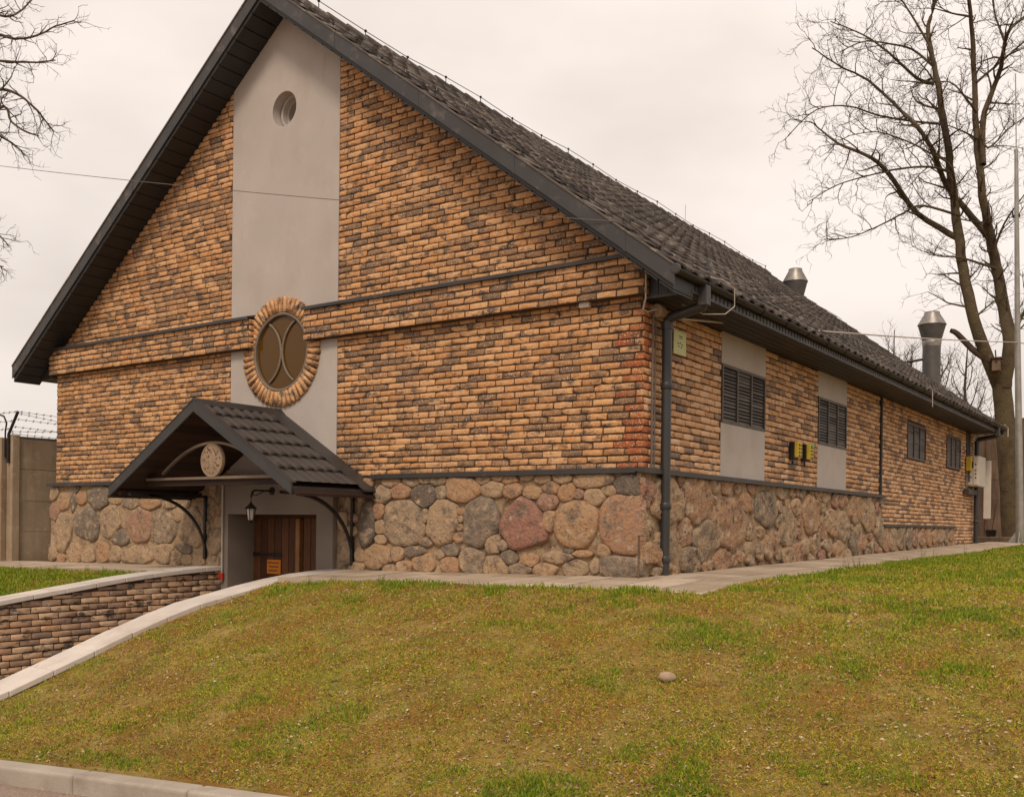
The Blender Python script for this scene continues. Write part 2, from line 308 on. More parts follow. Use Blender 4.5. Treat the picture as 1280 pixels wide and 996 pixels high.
m.add([(XL, YF, 3.5), (XR, YF, 3.5), (XR, YF, 5.6), (XL, YF, 5.6)], [(0, 1, 2, 3)])
m.add([(XL, YF, soff(XL)), (XR, YF, soff(XR)), (CX, YF, ZA+.03)], [(0, 1, 2)])
m.add([(XL, YF, 1.10), (XR, YF, 1.10), (XR, YF, 2.05), (XL, YF, 2.05)], [(0, 1, 2, 3)])
for X in (XL, XR): m.add([(X, YF, 1.1), (X, .01, 1.1), (X, .01, soff(XL)), (X, YF, soff(XL))], [(0, 1, 2, 3)])
P(m.build('stucco_strip', M_stucco))
# dark plate standing for the unlit room behind the vent, with a bit of inner ring
m = MB(); m.prism([(XL, 1.1), (XR, 1.1), (XR, soff(XR)-.05), (CX, ZA-.05), (XL, soff(XL)-.05)], 'y', .345, .36); P(m.build('vent_dark_plate', M_mortar))
# round vent: inner reveal steps and brick edge
m = MB(); m.lathe([(.235, .12), (.20, .12), (.20, .2), (.175, .2), (.175, .34)], (VC[0]+.02, VC[1]), 40, 'y'); P(m.build('vent_reveal', M_stucco))
# doorway surround (proud of the plinth), reaching below grade
DX0, DX1, DZT, DD = -6.42, -4.66, .545, .36
SX0, SX1 = -6.56, -4.36
m = MB()
yf = -.16
m.box(SX0, DX0, yf, DD, -1.45, DZT); m.box(DX1, SX1, yf, DD, -1.45, DZT); m.box(SX0, SX1, yf, DD, DZT, 1.10)
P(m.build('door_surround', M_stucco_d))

# ---------------- bricks
def brick_variant(L, H, D, r, tone):
    pts = []
    def prof(inset, jit):
        hw, hh = L/2-inset, H/2-inset; o = []
        for (sx, sz) in ((-1, -1), (-.33, -1), (.33, -1), (1, -1), (1, .1), (1, 1), (.33, 1), (-.33, 1), (-1, 1), (-1, -.1)):
            cx_ = .93 if abs(sx) == 1 and abs(sz) == 1 else 1
            o.append((sx*hw*(.99 if cx_ < 1 else 1)+r.uniform(-jit, jit), sz*hh*(.97 if cx_ < 1 else 1)+r.uniform(-jit, jit)))
        return o
    a = prof(0, .003); n = len(a)
    if r.random() < .25:   # chipped corner
        k = r.choice([0, 3, 5, 8]); a[k] = (a[k][0]*.9, a[k][1]*.6)
    V = [(x, 0.004, z) for x, z in a]
    V += [(x*.995, -D*.86, z*.985) for x, z in a]
    V += [(x*.982, -D-r.uniform(-.0015, .0015), z*.95) for x, z in a]
    V += [(r.uniform(-.3, .3)*L, -D-r.uniform(-.002, .003), 0)]
    F = []
    for k in range(n):
        j = (k+1) % n
        F += [(k, j, n+j), (k, n+j, n+k), (n+k, n+j, 2*n+j), (n+k, 2*n+j, 2*n+k), (2*n+k, 2*n+j, 3*n)]
    return np.array(V), np.array(F), tone
VAR = []
for i in range(48):
    t = min(.76, max(.0, rng.gauss(.47, .18))) if rng.random() > .11 else rng.uniform(0, .14)
    VAR.append(brick_variant(.236, .064, .012, rng, t))
REDV = [brick_variant(.236, .064, .012, rng, rng.uniform(.86, 1)) for i in range(8)]
HALF = [brick_variant(.112, .064, .012, rng, min(.76, max(0, rng.gauss(.47, .2)))) for i in range(12)]
HALFR = [brick_variant(.112, .064, .012, rng, rng.uniform(.86, 1)) for i in range(4)]
ALLV = VAR+REDV+HALF+HALFR
_vm = {}
def var_mesh(i, m):
    k = (i, m.name)
    if k not in _vm:
        V, F, t = ALLV[i]; _vm[k] = big_mesh('brick', V, F, m, np.full(len(V), t))
    return _vm[k]
class Bricks:
    """list of placements: variant, pos, rot(about z), scaleL"""
    def __init__(s): s.L = []
    def put(s, pos, ang, L=.24, tone=None, red=False, roll=0, depth=1, hs=1):
        if L > .16: i = rng.randrange(48) if not red else 48+rng.randrange(8); sl = L/.236
        else: i = 56+rng.randrange(12) if not red else 68+rng.randrange(4); sl = L/.112
        s.L.append((i, pos, ang, sl*rng.choice((1, -1)) if False else sl, roll, depth, hs))
    def mat4(s, it):
        i, pos, ang, sl, roll, dep, hs = it
        return Matrix.Translation(pos) @ Matrix.Rotation(ang, 4, 'Z') @ Matrix.Rotation(roll, 4, 'Y') @ Matrix.Diagonal((sl, dep, hs, 1))
    def emit(s, parent_fn, m, n_ind=300, indname='brick', restname='brickwork'):
        def key(it):
            d = Vector(it[1])-Vector(CAM); nrm = Vector((math.sin(it[2]), -math.cos(it[2]), 0))
            return -abs(it[3])*abs(d.normalized().dot(nrm))/d.length_squared
        s.L.sort(key=key)
        for it in s.L[:n_ind]:
            o = link(indname, var_mesh(it[0], m)); parent_fn(o); o.matrix_basis = s.mat4(it)
        rest = s.L[n_ind:]
        if rest:
            Vs = []; Fs = []; Rs = []; b = 0
            for it in rest:
                V, F, t = ALLV[it[0]]; M = np.array(s.mat4(it))
                Vs.append(V@M[:3, :3].T+M[:3, 3]); Fs.append(F+b); Rs.append(np.full(len(V), min(1, max(0, t+rng.uniform(-.06, .06))))); b += len(V)
            o = link(restname, big_mesh(restname, np.vstack(Vs), np.vstack(Fs), m, np.concatenate(Rs)), None); parent_fn(o); tag(o, kind='stuff')
CP = .0768   # course pitch
front = Bricks()
def course_row(B, x0, x1, z, y, off, soffit=None, redcorner=False, wall='y', depth=1):
    x = x0; first = True
    while x < x1-.03:
        L = .24+rng.uniform(-.012, .012)
        if first and off: L = .115+rng.uniform(0, .02)
        first = False
        if x+L > x1-.012: L = x1-x-.004
        if L < .05: break
        c = x+L/2
        if soffit is not None:
            lim = soffit(x if x < CX else x+L)
            if z+.035 > lim+.10:
                lo = soffit(x+L if x < CX else x)
                if z+.02 > lo: x += L+.011; continue
        red = redcorner and (c > x1-.26) and rng.random() < .8
        B.put((c, y, z+rng.uniform(-.0025, .0025)), 0, L, red=red, roll=rng.uniform(-.010, .010), depth=depth*rng.uniform(.75, 1.25), hs=rng.uniform(.93, 1.03))
        x += L+rng.uniform(.012, .018)
def in_ring(x, z, r=.76): return (x-WC[0])**2+(z-WC[1])**2 < r*r
nc = int((ZBB-ZD)/CP)+1
for k in range(nc):                                     # below the band
    z = ZD+.045+k*CP
    course_row(front, -W+.0, XL-.004, z, 0, k % 2)
    course_row(front, XR+.004, 0.022, z, 0, (k+1) % 2, redcorner=True)
zb0 = ZD+.045+nc*CP
for k in range(5):                                      # projecting band
    z = ZBB+.03+k*(ZBT-ZBB-.0)/5.0+.005
    for (a, b, o_) in ((-W-.05, CX-.545, k % 2), (CX+.545, .075, (k+1) % 2)):
        course_row(front, a, b, z, -.12, o_, redcorner=False)
k = 0; z = ZBT+.075
while z < ZA-.3:
    if z-.03 < soff(XL): course_row(front, max(-W, CX-(ZA-z)/SL), XL-.004, z, 0, k % 2, soffit=soff)
    course_row(front, XR+.004, min(0.02, CX+(ZA-z)/SL), z, 0, (k+1) % 2, soffit=soff)
    k += 1; z += CP
# returns of the projecting band round the corner and at the window
for k in range(5):
    z = ZBB+.035+k*(ZBT-ZBB)/5.0
    for (xx, sgn) in ((CX-.545, 1), (CX+.545, -1), (.075, 1)):
        front.put((xx, -.12+.055, z), sgn*math.pi/2, .112)
front.emit(P, M_brick, 300)
m = MB()
for a, b in ((-W-.045, CX-.55), (CX+.55, .068)): m.box(a, b, -.125, .0, ZBB-.002, ZBT)
P(m.build('band_core', M_mortar))
m = MB()
for a, b in ((-W-.10, CX-.535), (CX+.535, .10)):
    m.prism([(-.170, ZBT+.022), (-.170, ZBT-.018), (-.150, ZBT-.018), (-.150, ZBT+.004), (-.0, ZBT+.030), (-.0, ZBT+.065)], 'x', a, b)
o = m.build('band_flashing', M_tin); P(o)

# side wall bricks
side = Bricks()
def side_row(B, y0, y1, z, off, x=0, red=False):
    y = y0; first = True
    while y < y1-.03:
        L = .24+rng.uniform(-.012, .012)
        if first and off: L = .115+rng.uniform(0, .02)
        rd = red and first and rng.random() < .8
        first = False
        if y+L > y1-.01: L = y1-y-.004
        if L < .05: break
        B.put((x, y+L/2, z+rng.uniform(-.003, .003)), math.pi/2, L, red=rd, roll=rng.uniform(-.01, .01), depth=rng.uniform(.75, 1.25), hs=rng.uniform(.93, 1.03))
        y += L+rng.uniform(.013, .020)
S1, S2 = (2.01, 3.45), (5.60, 7.02); W3, W4 = (10.9, 12.38), (14.33, 15.78)
k = 0; z = ZD+.045
while z < ZS:
    o_ = k % 2
    side_row(side, 0, S1[0], z, 1-o_, red=True); side_row(side, S1[1], S2[0], z, o_); side_row(side, S2[1], 8.99, z, o_)
    k += 1; z += CP
k = 0; z = .545
while z < ZS:
    segs = [(9.03, YE)]
    if 1.80 < z < 2.56: segs = [(9.03, W3[0]), (W3[1], W4[0]), (W4[1], YE)]
    for a, b in segs: side_row(side, a, b, z, k % 2)
    k += 1; z += CP
z = .55-CP
while z > 0.05:
    side_row(side, 15.1, YE, z, k % 2); k += 1; z -= CP
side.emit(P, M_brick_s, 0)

# brick ring around the round window
ring_n = 50
for k in range(ring_n):
    a = 2*math.pi*(k+.5)/ring_n
    if (a > math.pi and False): continue
    V, F, t = VAR[rng.randrange(48)]
    me = var_mesh(rng.choice([i_ for i_ in range(48) if VAR[i_][2] > .42]), M_brick)
    rr = .645
    x, z = WC[0]+rr*math.cos(a), WC[1]+rr*math.sin(a)
    under = abs(z-(ZBT+ZBB)/2) < .22 and abs(x-WC[0]) > .53
    if under and abs(x-WC[0]) > .6: pass
    o = link('ring_brick', me); P(o)
    o.matrix_basis = Matrix.Translation((x, -.012, z)) @ Matrix.Rotation(-a, 4, 'Y') @ Matrix.Diagonal((.9*rng.uniform(.96, 1.05), 3.2*rng.uniform(.9, 1.15), 1.10*rng.uniform(.95, 1.04), 1))
m = MB(); m.lathe([(.53, .01), (.53, -.035), (.735, -.035), (.735, .01)], WC, 64, 'y'); P(m.build('ring_mortar', M_mortar))
win = MB().lathe([(.530, -.03), (.538, -.042), (.52, -.05), (.502, -.042), (.498, .03), (.51, .05)], WC, 64, 'y').build('round_window', M_winframe, smooth=True); P(win)
g = MB(); g.lathe([(.001, .0), (.505, .0)], WC, 48, 'y'); o = g.build('pane', M_glass); o.parent = win
for s in (-1, 1):
    cxx = WC[0]+s*.475; pts = []
    for k in range(25):
        a = math.pi/2+math.pi*k/24 if s > 0 else -math.pi/2+math.pi*k/24
        x, z = cxx+.462*math.cos(a), WC[1]+.462*math.sin(a)
        if (x-WC[0])**2+(z-WC[1])**2 < .50**2: pts.append((x, -.015, z))
    o = MB().tube(pts, .016, 8).build('glazing_bar', M_winframe, smooth=True); o.parent = win

# ---------------- plinth: mortar body and drip edge
m = MB()
for a, b in ((-W-.03, SX0), (SX1, .0)): m.prism([(-.10, -.6), (-.06, ZD-.02), (0, ZD-.02), (0, -.6)][::-1], 'x', a, b)
P(m.build('plinth_mortar', M_mortar_l))
m = MB(); m.prism([(0, -.6), (.075, -.6), (.05, ZD-.02), (0, ZD-.02)], 'y', -.10, 9.0)
m.box(0, .05, 9.04, 15.1, -.4, .5)
P(m.build('plinth_mortar', M_mortar_l))
for a, b in ((-W-.08, SX0-.02), (SX1+.62, -.0)):
    P(MB().prism([(-.145, ZD-.036), (-.145, ZD+.014), (-.0, ZD+.035), (-.0, ZD-.02)], 'x', a, b).build('plinth_drip_edge', M_tin))
m = MB()
m.prism([(.0, ZD-.02), (.0, ZD+.035), (.125, ZD+.014), (.125, ZD-.036)], 'y', -.145, 9.0)
P(m.build('plinth_drip_edge', M_tin)); m = MB()
m.prism([(.0, .5), (.0, .54), (.10, .52), (.10, .49)], 'y', 9.05, 15.1)
P(m.build('plinth_drip_edge', M_tin))

# ---------------- stones
HS = [(a_, b_, c_*1.15, d_*1.15, e_) for a_, b_, c_, d_, e_ in [(-3.2,0.45,0.35,0.275,0.3),(-2.59,0.46,0.245,0.26,0.35),(-2.01,0.47,0.245,0.28,0.15),(-2.3,0.86,0.26,0.15,0.5),(-2.9,0.79,0.19,0.145,0.05),(-2.62,0.82,0.11,0.085,0.2),(-3.26,0.84,0.16,0.1,0.6),(-3.57,0.8,0.135,0.11,0.3),(-1.88,0.85,0.16,0.1,0.35),(-3.62,0.02,0.22,0.15,0.5),(-3.43,-0.12,0.105,0.06,0.4),(-3.18,-0.09,0.14,0.08,0.5),(-2.87,-0.04,0.165,0.115,0.5),(-2.46,-0.04,0.145,0.105,0.55),(-2.14,0.0,0.175,0.15,0.25),(-1.8,-0.03,0.17,0.11,0.4),(-1.82,0.22,0.135,0.115,0.35),(-3.8,0.43,0.12,0.26,0.0),(-3.62,0.59,0.095,0.1,0.6),(-3.58,0.4,0.095,0.09,0.35),(-3.57,0.24,0.095,0.06,0.4),(-2.87,0.53,0.075,0.085,0.35),(-2.84,0.22,0.1,0.055,0.3),(-3.01,0.11,0.155,0.07,0.15),(-2.47,0.13,0.135,0.075,0.15),(-2.61,0.08,0.075,0.055,0.35),(-2.34,0.29,0.105,0.06,0.5),(-2.34,0.4,0.055,0.045,0.5),(-2.32,0.5,0.045,0.045,0.3),(-2.32,0.58,0.06,0.04,0.6),(-3.09,0.95,0.14,0.07,0.2),(-3.44,0.95,0.145,0.07,0.45),(-2.89,0.97,0.1,0.06,0.3),(-2.67,0.95,0.125,0.055,0.25),(-2.01,0.95,0.115,0.055,0.35),(-1.79,0.98,0.09,0.045,0.4),(-3.29,0.07,0.105,0.09,0.45),(-3.93,0.02,0.085,0.09,0.4),(-3.96,-0.11,0.125,0.06,0.4),(-1.42,0.44,0.31,0.30,0.9),(-0.73,0.45,0.275,0.25,0.5),(-0.14,0.46,0.29,0.30,0.65),(-0.08,0.87,0.205,0.11,0.03),(-0.15,0.01,0.285,0.11,0.15),(-1.11,0.68,0.135,0.105,0.75),(-1.58,0.83,0.125,0.09,0.6),(-1.63,0.95,0.11,0.055,0.5),(-1.32,0.8,0.12,0.08,0.5),(-1.05,0.85,0.095,0.07,0.55),(-0.86,0.8,0.115,0.095,0.55),(-0.71,0.78,0.06,0.055,0.75),(-0.52,0.75,0.12,0.095,0.35),(-0.33,0.82,0.09,0.055,0.45),(-0.52,0.93,0.24,0.09,0.4),(-0.93,0.97,0.135,0.07,0.4),(-1.18,0.96,0.105,0.05,0.4),(-1.4,0.98,0.09,0.045,0.4),(-1.08,0.5,0.095,0.125,0.5),(-1.6,0.07,0.1,0.085,0.15),(-1.33,0.04,0.11,0.08,0.5),(-1.45,-0.05,0.165,0.06,0.3),(-1.11,-0.05,0.17,0.075,0.5),(-0.74,-0.02,0.155,0.085,0.3),(-0.48,0.01,0.07,0.07,0.3),(-0.94,0.08,0.17,0.065,0.35),(-0.82,0.17,0.07,0.035,0.05),(-0.64,0.14,0.125,0.035,0.55),(-0.37,0.18,0.075,0.065,0.5),(-1.72,0.21,0.1,0.07,0.3),(-10.67,0.75,0.165,0.135,0.5),(-10.41,0.73,0.095,0.145,0.1),(-10.16,0.79,0.14,0.1,0.6),(-9.7,0.8,0.29,0.15,0.12),(-10.66,0.24,0.215,0.315,0.35),(-10.02,0.37,0.34,0.245,0.15),(-9.36,0.43,0.24,0.215,0.35),(-9.23,0.77,0.195,0.065,0.4),(-8.83,0.72,0.205,0.09,0.2),(-8.36,0.71,0.22,0.095,0.5),(-8.57,0.37,0.305,0.245,0.65),(-8.0,0.31,0.255,0.24,0.25),(-7.83,0.7,0.155,0.075,0.4),(-7.25,0.36,0.275,0.245,0.3),(-10.35,-0.09,0.205,0.145,0.4),(-9.9,-0.13,0.2,0.1,0.4),(-9.54,-0.07,0.215,0.13,0.55),(-9.2,-0.08,0.17,0.115,0.35),(-8.63,-0.1,0.35,0.125,0.35),(-7.96,-0.03,0.21,0.145,0.4),(-7.65,-0.09,0.15,0.105,0.45),(-7.42,-0.12,0.145,0.07,0.35),(-7.48,0.03,0.17,0.07,0.1),(-10.7,-0.18,0.12,0.065,0.5),(-6.79,0.16,0.14,0.17,0.3),(-7.15,-0.13,0.125,0.07,0.4),(-4.17,0.06,0.115,0.145,0.3),(-4.25,0.48,0.09,0.125,0.35),(-4.14,0.73,0.1,0.105,0.3),(-7.53,0.74,0.17,0.11,0.3),(-9.05,0.17,0.185,0.1,0.1),(-7.61,0.93,0.19,0.08,0.4),(-7.29,0.9,0.15,0.095,0.3),(-6.98,0.63,0.16,0.14,0.3),(-9.13,0.99,0.17,0.075,0.4),(-6.82,-0.12,0.125,0.065,0.3)]]
def fill(seeds, x0, x1, z0f, z1, rmin, rmax, tries, hue):
    for _ in range(tries):
        x = rng.uniform(x0, x1); z = rng.uniform(z0f(x), z1); r = rng.uniform(rmin, rmax)
        if all(((x-s[0])/(s[2]+r*.8))**2+((z-s[1])/(s[3]+r*.8))**2 > 1 for s in seeds):
            seeds.append((x, z, r*rng.uniform(1, 1.4), r*rng.uniform(.8, 1), hue()))
hue = lambda: rng.choice([.12, .25, .32, .38, .45, .5, .58, .68, .4, .8])
fill(HS, -W, SX0-.05, lambda x: gz_wall(x, 0)+.02, ZD-.06, .09, .15, 1000, hue)
fill(HS, SX1+.05, -.02, lambda x: gz_wall(x, 0)+.02, ZD-.06, .06, .08, 500, hue)
def stone_obj(s, seeds, lo, hi, zlo, zhi, place, m, dep, rough, gap=.965, K=26):
    cx_, cz_, a, b, h = s; out = []
    nv = rng.randint(5, 8); t0 = rng.uniform(0, 6.28); vv = []
    for i in range(nv):
        ta = t0+2*math.pi*(i+rng.uniform(-.25, .25))/nv; ra = rng.uniform(1.02, 1.42); vv.append((math.cos(ta)*ra, math.sin(ta)*ra))
    def prad(t):
        c_, s2 = math.cos(t), math.sin(t); best = 1.0
        for i in range(nv):
            (x1_, y1_), (x2_, y2_) = vv[i], vv[(i+1) % nv]; ex, ey = x2_-x1_, y2_-y1_; den = c_*ey-s2*ex
            if abs(den) < 1e-9: continue
            u = (x1_*ey-y1_*ex)/den; w3 = (x1_*s2-y1_*c_)/den
            if u > 0 and -1e-6 <= w3 <= 1+1e-6: best = u
        return best
    for k in range(K):
        t = 2*math.pi*k/K; c, sn = math.cos(t)*a, math.sin(t)*b
        lim = prad(t)+rough*rng.uniform(-.03, .03)
        q = lim
        for o2 in seeds:
            if o2 is s or abs(o2[0]-cx_) > a+o2[2]+.1 or abs(o2[1]-cz_) > b+o2[3]+.1: continue
            # find where the other's metric wins
            for st in range(6, 14):
                u = st/12.0*lim
                if u >= q: break
                x, z = cx_+c*u, cz_+sn*u
                if ((x-o2[0])/o2[2])**2+((z-o2[1])/o2[3])**2 < u*u: q = u; break
        q *= gap
        x, z = cx_+c*q, cz_+sn*q
        x = min(max(x, lo+.01), hi); z = min(max(z, zlo), zhi)
        out.append((x, z))
    # smooth slightly
    out = [((out[k-1][0]+4*out[k][0]+out[(k+1) % K][0])/6, (out[k-1][1]+4*out[k][1]+out[(k+1) % K][1])/6) for k in range(K)]
    mx_, mz_ = sum(p[0] for p in out)/K, sum(p[1] for p in out)/K
    D = dep*(.6+.55*min(1, (a+b)/.5))*rng.uniform(.8, 1.2)
    tx, tz = rng.uniform(-.25, .25)*D/a*.6, rng.uniform(-.3, .3)*D/b*.5
    V = []; 
    for sc, d in ((1.0, -.02), (.985, .45), (.945, .80), (.82, .97), (.5, 1.0)):
        for (x, z) in out:
            X, Z = mx_+(x-mx_)*sc, mz_+(z-mz_)*sc
            dd = D*d + (tx*(X-mx_)+tz*(Z-mz_))*(1 if d > 0 else 0)
            if d > 0: dd += rough*D*.4*(float(vnoise(X*3+7, Z*3, .25, 5))-.5)+rough*.020*(float(vnoise(X+3, Z+9, .06, 9))-.5)
            V.append(place(X, dd, Z))
    V.append(place(mx_, D*1.02, mz_))
    F = []
    for r_ in range(4):
        for k in range(K):
            j = (k+1) % K; F += [(r_*K+k, r_*K+j, (r_+1)*K+j), (r_*K+k, (r_+1)*K+j, (r_+1)*K+k)]
    F += [(4*K+k, 4*K+(k+1) % K, 5*K) for k in range(K)]
    me = big_mesh('stone', V, F, m, np.full(len(V), min(1, max(0, h+rng.uniform(-.03, .03)))), smooth=True)
    P(link('stone', me))
fy = lambda z: -.10+.04*(z+.6)/1.6
for s in HS:
    lo, hi = (-W-.06, SX0-.01) if s[0] < -6 else (SX1+.01, .10)
    big = s[2] > .2 and s[3] > .18
    stone_obj(s, HS, lo, hi, -.5, ZD-.03, lambda x, d, z: (x, fy(z)-d, z), M_stone, .056 if s[0] > -6 else .036, .5 if s[3] < .12 else .9)
SS = []
hue2 = lambda: rng.choice([.15, .25, .3, .4, .5, .58, .62, .68, .3, .8, .4])
gs = lambda y: -.06+.0125*y
fill(SS, .3, 8.9, lambda y: gs(y)+.32, ZD-.2, .28, .36, 500, hue2)
fill(SS, -.05, 8.95, lambda y: gs(y)+.05, ZD-.06, .13, .2, 900, hue2)
fill(SS, -.08, 8.95, lambda y: gs(y)+.0, ZD-.05, .06, .10, 2500, hue2)
for s in SS: stone_obj(s, SS, -.13, 8.98, gs(s[0])-.1, ZD-.03, lambda y, d, z: (.05+.025*(1-(z+.6)/1.6)+d, y, z), M_stone_r, .040 if s[1] > .2 else .07, 2.0, gap=.97)
S3 = []
for k in range(11): S3.append((9.25+k*.55+rng.uniform(-.05, .05), .27+.006*k, .28, .26-.012*k, hue2()))
for s in S3: stone_obj(s, S3, 9.05, 15.1, .02, .495, lambda y, d, z: (.05+d, y, z), M_stone_r, .03, 1.4, gap=.97)

# ---------------- side wall: stucco panels, louvred windows
def louvre(y0, y1, z0, z1, xf):
    m = MB(); t = .035
    m.box(.0, xf+.02, y0, y1, z0, z0+t); m.box(.0, xf+.02, y0, y1, z1-t, z1)
    for k in range(4):
        yy = y0+(y1-y0-t)*k/3; m.box(.0, xf+.024, yy, yy+t, z0+t, z1-t)
    fr = m.build('louvre_window', M_shut); P(fr)
    o = MB().box(-.01, .004, y0+t, y1-t, z0+t, z1-t).build('backing', M_shut_in); o.parent = fr
    n = 15; dz = (z1-z0-2*t)/n; w_ = (y1-y0-t)/3-t
    sm = MB().hexa([(0, 0, 0), (.010, 0, -.006), (.010, w_, -.006), (0, w_, 0), (-.010, 0, dz*.9), (-.002, 0, dz*.9), (-.002, w_, dz*.9), (-.010, w_, dz*.9)])
    me = bpy.data.meshes.new('slat'); me.from_pydata(sm.v, [], sm.f); me.materials.append(M_shut)
    for k in range(3):
        for j in range(n):
            o = link('slat', me, fr); o.location = (xf, y0+t+(w_+t)*k, z0+t+dz*j+.006); o.rotation_euler = (0, rng.uniform(-.12, .12), 0)
WZ0, WZ1 = 1.712, 2.43
for (a, b) in (S1, S2):
    P(MB().box(0, .016, a+.004, b-.004, ZD+.03, WZ0).build('stucco_panel', M_stucco, bevel=.004))
    P(MB().box(0, .016, a+.004, b-.004, WZ1, ZS+.03).build('stucco_panel', M_stucco, bevel=.004))
    louvre(a+.01, b-.01, WZ0, WZ1, .0)
louvre(*W3, 1.83, 2.53, .006); louvre(*W4, 1.84, 2.57, .006)

# ---------------- roof
OV = .45; XE = .56; YR0, YR1 = -OV, 17.95; ZR = 7.60
def rt(x): return ZR-SL*abs(x-CX)
th = math.atan(SL); cs, sn_ = math.cos(th), math.sin(th)
m = MB()
XW = 2*CX-XE
m.prism([(XW, rt(XW)-.03), (CX, ZR-.03), (XE, rt(XE)-.03), (XE, rt(XE)-.10), (CX, ZR-.10), (XW, rt(XW)-.10)], 'y', YR0+.03, YR1-.02)
roof = m.build('roof', M_soffit); P(roof)
# bargeboards
for (ya, yb) in ((YR0-.022, YR0), (YR1-.02, YR1+.005)):
    for s in (-1, 1):
        xe = CX+s*(XE-CX+.02); m = MB()
        poly = [(CX, ZR+.005), (xe, rt(xe)+.005), (xe, rt(xe)-.185), (CX, ZR-.20)]
        if s > 0: poly = poly[::-1]
        m.prism(poly, 'y', ya, yb)
        for k in range(1, 5):   # overlaps between lengths
            xk = CX+s*(XE-CX)*k/4.4
            m.prism([(xk, rt(xk)+.006), (xk+s*.03, rt(xk+s*.03)+.006), (xk+s*.03, rt(xk+s*.03)-.195), (xk, rt(xk)-.195)][::(1 if s < 0 else -1)], 'y', ya-.003, ya)
        P(m.build('bargeboard', M_fascia))
        m = MB(); m.prism([(CX, ZR+.03), (xe, rt(xe)+.03), (xe, rt(xe)+.006), (CX, ZR+.006)][::(-1 if s > 0 else 1)], 'y', ya-.012, ya+.06); P(m.build('verge_trim', M_tile, rnd=.9))
# rake soffit boards, each a part
nb = 36
for s in (-1, 1):
    for k in range(nb):
        a, b = k*(XE-CX+.02)/nb, (k+1)*(XE-CX+.02)/nb-.02
        x0, x1 = CX+s*a, CX+s*b; m = MB(); dz = .262
        z0_, z1_ = rt(x0)-dz, rt(x1)-dz
        p = [(x0, z0_), (x1, z1_), (x1, z1_+.018), (x0, z0_+.018)]
        if s < 0: p = p[::-1]
        m.prism(p, 'y', YR0, .0+.0)
        P(m.build('soffit_board', M_soffit))
    xe = CX+s*(XE-CX)
    m = MB(); q = [(CX, ZR-.10), (xe, rt(xe)-.10), (xe, rt(xe)-.235), (CX, ZR-.24)]
    m.prism(q[::(-1 if s > 0 else 1)], 'y', YR0+.002, .01); P(m.build('soffit_core', M_soffit))
# boxed eaves both sides
for s in (-1, 1):
    X = lambda x: x if s > 0 else 2*CX-x
    def bx(m, x0, x1, y0, y1, z0, z1): m.box(min(X(x0), X(x1)), max(X(x0), X(x1)), y0, y1, z0, z1)
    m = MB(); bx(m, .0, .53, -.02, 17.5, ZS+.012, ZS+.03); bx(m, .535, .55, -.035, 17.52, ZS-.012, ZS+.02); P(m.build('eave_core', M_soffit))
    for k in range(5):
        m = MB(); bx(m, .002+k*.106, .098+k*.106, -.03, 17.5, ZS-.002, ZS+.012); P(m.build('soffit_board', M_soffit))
    # vertical ribbed fascia
    m = MB(); bx(m, .535, .545, -.03, 17.5, ZS+.02, ZS+.165)
    y = -.03
    while y < 17.5: bx(m, .545, .556, y, y+.075, ZS+.02, ZS+.16); y += .105
    bx(m, .53, .565, -.035, 17.52, ZS-.004, ZS+.02)
    P(m.build('ribbed_fascia', M_fascia))
    # front closing boards
    for k in range(4):
        m = MB(); bx(m, .085+k*.112, .19+k*.112, -.045, -.03, ZS+.01, 3.03-.0*k); P(m.build('eave_closure', M_soffit))
    m = MB(); bx(m, .05, .55, -.05, -.03, ZS-.012, ZS+.012); P(m.build('eave_trim', M_tin))
# dark sheet added for the shade in the gap between fascia and roof
m = MB(); m.box(.40, .42, 0, 17.5, ZS+.15, rt(.42)-.1); P(m.build('eave_closure', M_soffit))
# gutter, half round
m = MB(); gr = .052; gx, gzz = XE+.035, rt(XE)-.045
prof = [(gx+gr*math.cos(a), gzz+gr*math.sin(a)) for a in np.linspace(math.pi, 2*math.pi, 10)]
prof += [(gx+(gr-.005)*math.cos(a), gzz+(gr-.005)*math.sin(a)) for a in np.linspace(2*math.pi, math.pi, 10)]
m.prism(prof, 'y', YR0-.02, YR1)
gut = m.build('gutter', M_iron, smooth=True); P(gut)
o = MB().lathe([(.001, YR0-.03), (gr-.012, YR0-.03), (gr+.003, YR0-.024), (gr+.003, YR0-.012)], (gx, gzz), 20, 'y').build('gutter_end', M_fascia, smooth=False); o.parent = gut
for k in range(23):
    y = .2+k*.78; o = MB().tube([(gx-.07, y, gzz+.03)]+[(gx+(gr+.004)*math.cos(a), y, gzz+(gr+.004)*math.sin(a)) for a in np.linspace(math.pi, 2*math.pi, 7)], .007, 5).build('gutter_bracket', M_iron); o.parent = gut
# downpipes
def downpipe(y, zb):
    g_ = MB().box(gx-.055, gx+.05, y-.16, y-.05, gzz-.24, gzz-.03)
    o = g_.build('gutter_outlet', M_fascia, bevel=.008); P(o)
    m = MB(); m.tube([(gx, y-.10, gzz-.17), (gx-.02, y-.09, gzz-.24), (.16, y-.01, 2.66), (.125, y+.0, 2.60), (.125, y, 2.5), (.125, y, zb)], .054, 14)
    p = m.build('downpipe', M_pipe, smooth=True); P(p)
    for z in (.62, .05, 1.9):
        o = MB().lathe([(.06, z), (.064, z+.005), (.064, z+.07), (.06, z+.075)], (.125, y), 14).build('pipe_collar', M_pipe, smooth=True); o.parent = p
    o = MB().tube([(.125, y, 2.62), (.125, y, 2.54)], .064, 14).build('pipe_collar', M_pipe, smooth=True); o.parent = p
downpipe(.31, -.07)
downpipe(17.15, .12)
